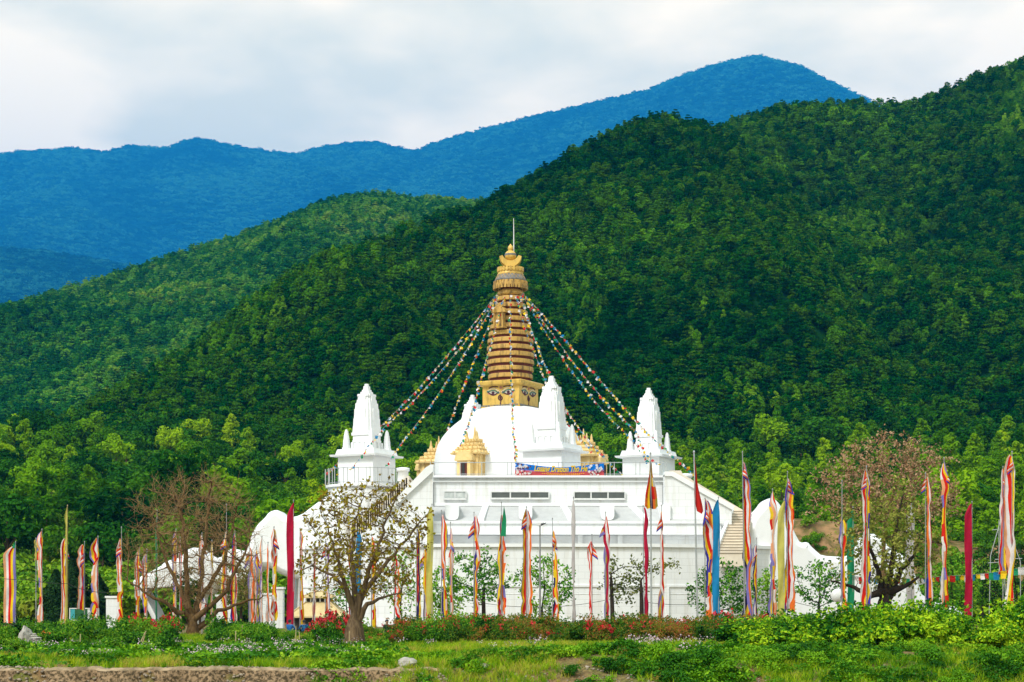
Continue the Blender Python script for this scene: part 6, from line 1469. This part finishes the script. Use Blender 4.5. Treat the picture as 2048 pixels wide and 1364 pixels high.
wire([(935, 1200), (1080, 1214), (1230, 1196)], 124, 'thin cable sagging in front of the white wall between small trees'); wire([(1283, 1203), (1400, 1208), (1575, 1200), (1690, 1222)], 121, 'thin cable in front of the white wall, right of the red flag')
D = 128; fr = empty('metal_frame', (X(2010, D), D, 0), 'thin pale metal guy frame behind the widest striped banner', 'frame'); m = MB()
for a, b in (((2003, 1034), (1981, 1112)), ((1998, 1040), (1998, 1128)), ((1976, 1126), (2004, 1124)), ((1990, 1119), (2044, 1117)), ((2030, 1094), (2041, 1124)), ((1984, 1060), (1994, 1059)), ((2000, 1096), (2032, 1094)), ((2003, 1034), (2014, 1250)), ((2041, 1124), (2041, 1250)), ((1981, 1112), (1978, 1250))): m.tube([P(*a, D), P(*b, D)], .03, 5)
m.build('bars', M['steel'], fr)

# ------------------------------------------------------------------ people working in the bed
def person(px, D, rz, shirt, trousers, label, cap=None, lean=0.0, lift=0.0):
    me = bpy.data.meshes.new('person'); V = []; E = []; Rd = []
    def v(p, r, par=None):
        V.append(p); Rd.append(r)
        if par is not None: E.append((par, len(V) - 1))
        return len(V) - 1
    L_ = lean
    pel = v((0, 0, .18), .15); sp = v((0, .02 - L_*.3, .36), .14, pel); ch = v((0, .03 - L_*.7, .54), .155, sp); nk = v((0, .02 - L_, .68), .055, ch); hd = v((0, .0 - L_*1.1, .78), .085, nk); hm = v((0, -.01 - L_*1.15, .86), .095, hd); ht = v((0, .0 - L_*1.15, .94), .06, hm)
    fing = []
    for s in (-1, 1):
        sh = v((s*.19, .03 - L_*.8, .60), .065, ch); el = v((s*.27, -.12 - L_*.7, .40), .048, sh); wr = v((s*.16, -.33 - L_*.6, .34), .032, el); pm = v((s*.13, -.41 - L_*.6, .33), .034, wr)
        for q in range(4): v((s*(.165 - .022*q), -.50 - L_*.6 + .012*abs(q-1.2), .315), .009, v((s*(.155 - .016*q), -.455 - L_*.6, .33), .010, pm))
        v((s*.075, -.44 - L_*.6, .345), .010, v((s*.095, -.40 - L_*.6, .345), .012, pm))
        hp = v((s*.10, -.03, .16), .10, pel); kn = v((s*.17, -.40, .44), .062, hp); an = v((s*.14, -.34, .07), .042, kn); v((s*.15, -.50, .035), .035, an)
    me.from_pydata(V, E, []); o = obj('person', me); sk = o.modifiers.new('skin', 'SKIN'); lay = me.skin_vertices[0].data
    for i, r in enumerate(Rd): lay[i].radius = (r, r)
    lay[0].use_root = True; sk.use_smooth_shade = True; o.modifiers.new('sub', 'SUBSURF').levels = 2
    dg = bpy.context.evaluated_depsgraph_get(); m2 = bpy.data.meshes.new_from_object(o.evaluated_get(dg)); bpy.data.objects.remove(o)
    m2.materials.clear()
    for m_ in (mat('skin_tone', (0.42, 0.24, 0.15), .6), shirt, trousers, M['black']): m2.materials.append(m_)
    for p in m2.polygons:
        c = p.center; r_hand = math.hypot(abs(c.x) - .14, 0); k = 1
        if c.z > .665: k = 0
        elif c.y < -.345 - L_*.6 and c.z > .28 and c.z < .37 and abs(c.x) < .2 and abs(c.x) > .05: k = 0
        elif c.z < .30 or (c.y < -.14 and abs(c.x) < .27 and c.z < .52 and not (abs(c.x) > .215)): k = 2
        if c.z < .075: k = 3
        p.material_index = k; p.use_smooth = True
    m2.name = 'person'; o = obj('person', m2); x = X(px, D); o.location = (x, D, float(ground_z(x, D)) + lift); o.rotation_euler.z = rz
    hb_ = MB(); ring_ = []
    for i in range(8):
        t = math.pi*.5*i/7; ring_.append([(math.cos(a)*.108*math.cos(t), .018 - L_*1.15 + math.sin(a)*.118*math.cos(t), .862 + .098*math.sin(t) - (.06 if math.sin(a) > .1 and i == 0 else 0)) for a in np.linspace(0, 6.283, 17)[:-1]])
    hb_.loft(ring_, True, 0, True); hb_.build('hair', cap or M['black'], o, org=(1e-9, 0, 0))
    fc = MB()
    for s in (-1, 1): fc.lathe([(.001, -.012), (.011, 0), (.001, .012)], (s*.034, -.098 - L_*1.15), 8); fc.v[-1][:, 2] += .868
    fc.build('eyes', M['black'], o, org=(1e-9, 0, 0))
    return tag(o, label, 'person', 'people in the planted bed')
BL = mat('blue_shirt', (0.02, 0.17, 0.55), .8); BK = mat('black_shirt', (0.02, 0.025, 0.022), .8); TR_ = mat('dark_trousers', (0.03, 0.03, 0.04), .8); CHK = mat('blue_patterned_shirt', (0.02, 0.22, 0.50), .8, (0.02, 0.03, 0.10), 14, lo=.45, hi=.55)
person(580, 107, R(150), BL, TR_, 'person in a bright blue shirt crouching with back turned, below the crimson banner', lift=.02)
person(608, 108, R(200), CHK, TR_, 'person in a patterned blue shirt half hidden behind a banner pole by the kiosk', lift=.0)
person(774, 104, R(30), BK, TR_, 'person with black hair in a black shirt sitting in the bed before the white wall', lift=.05)
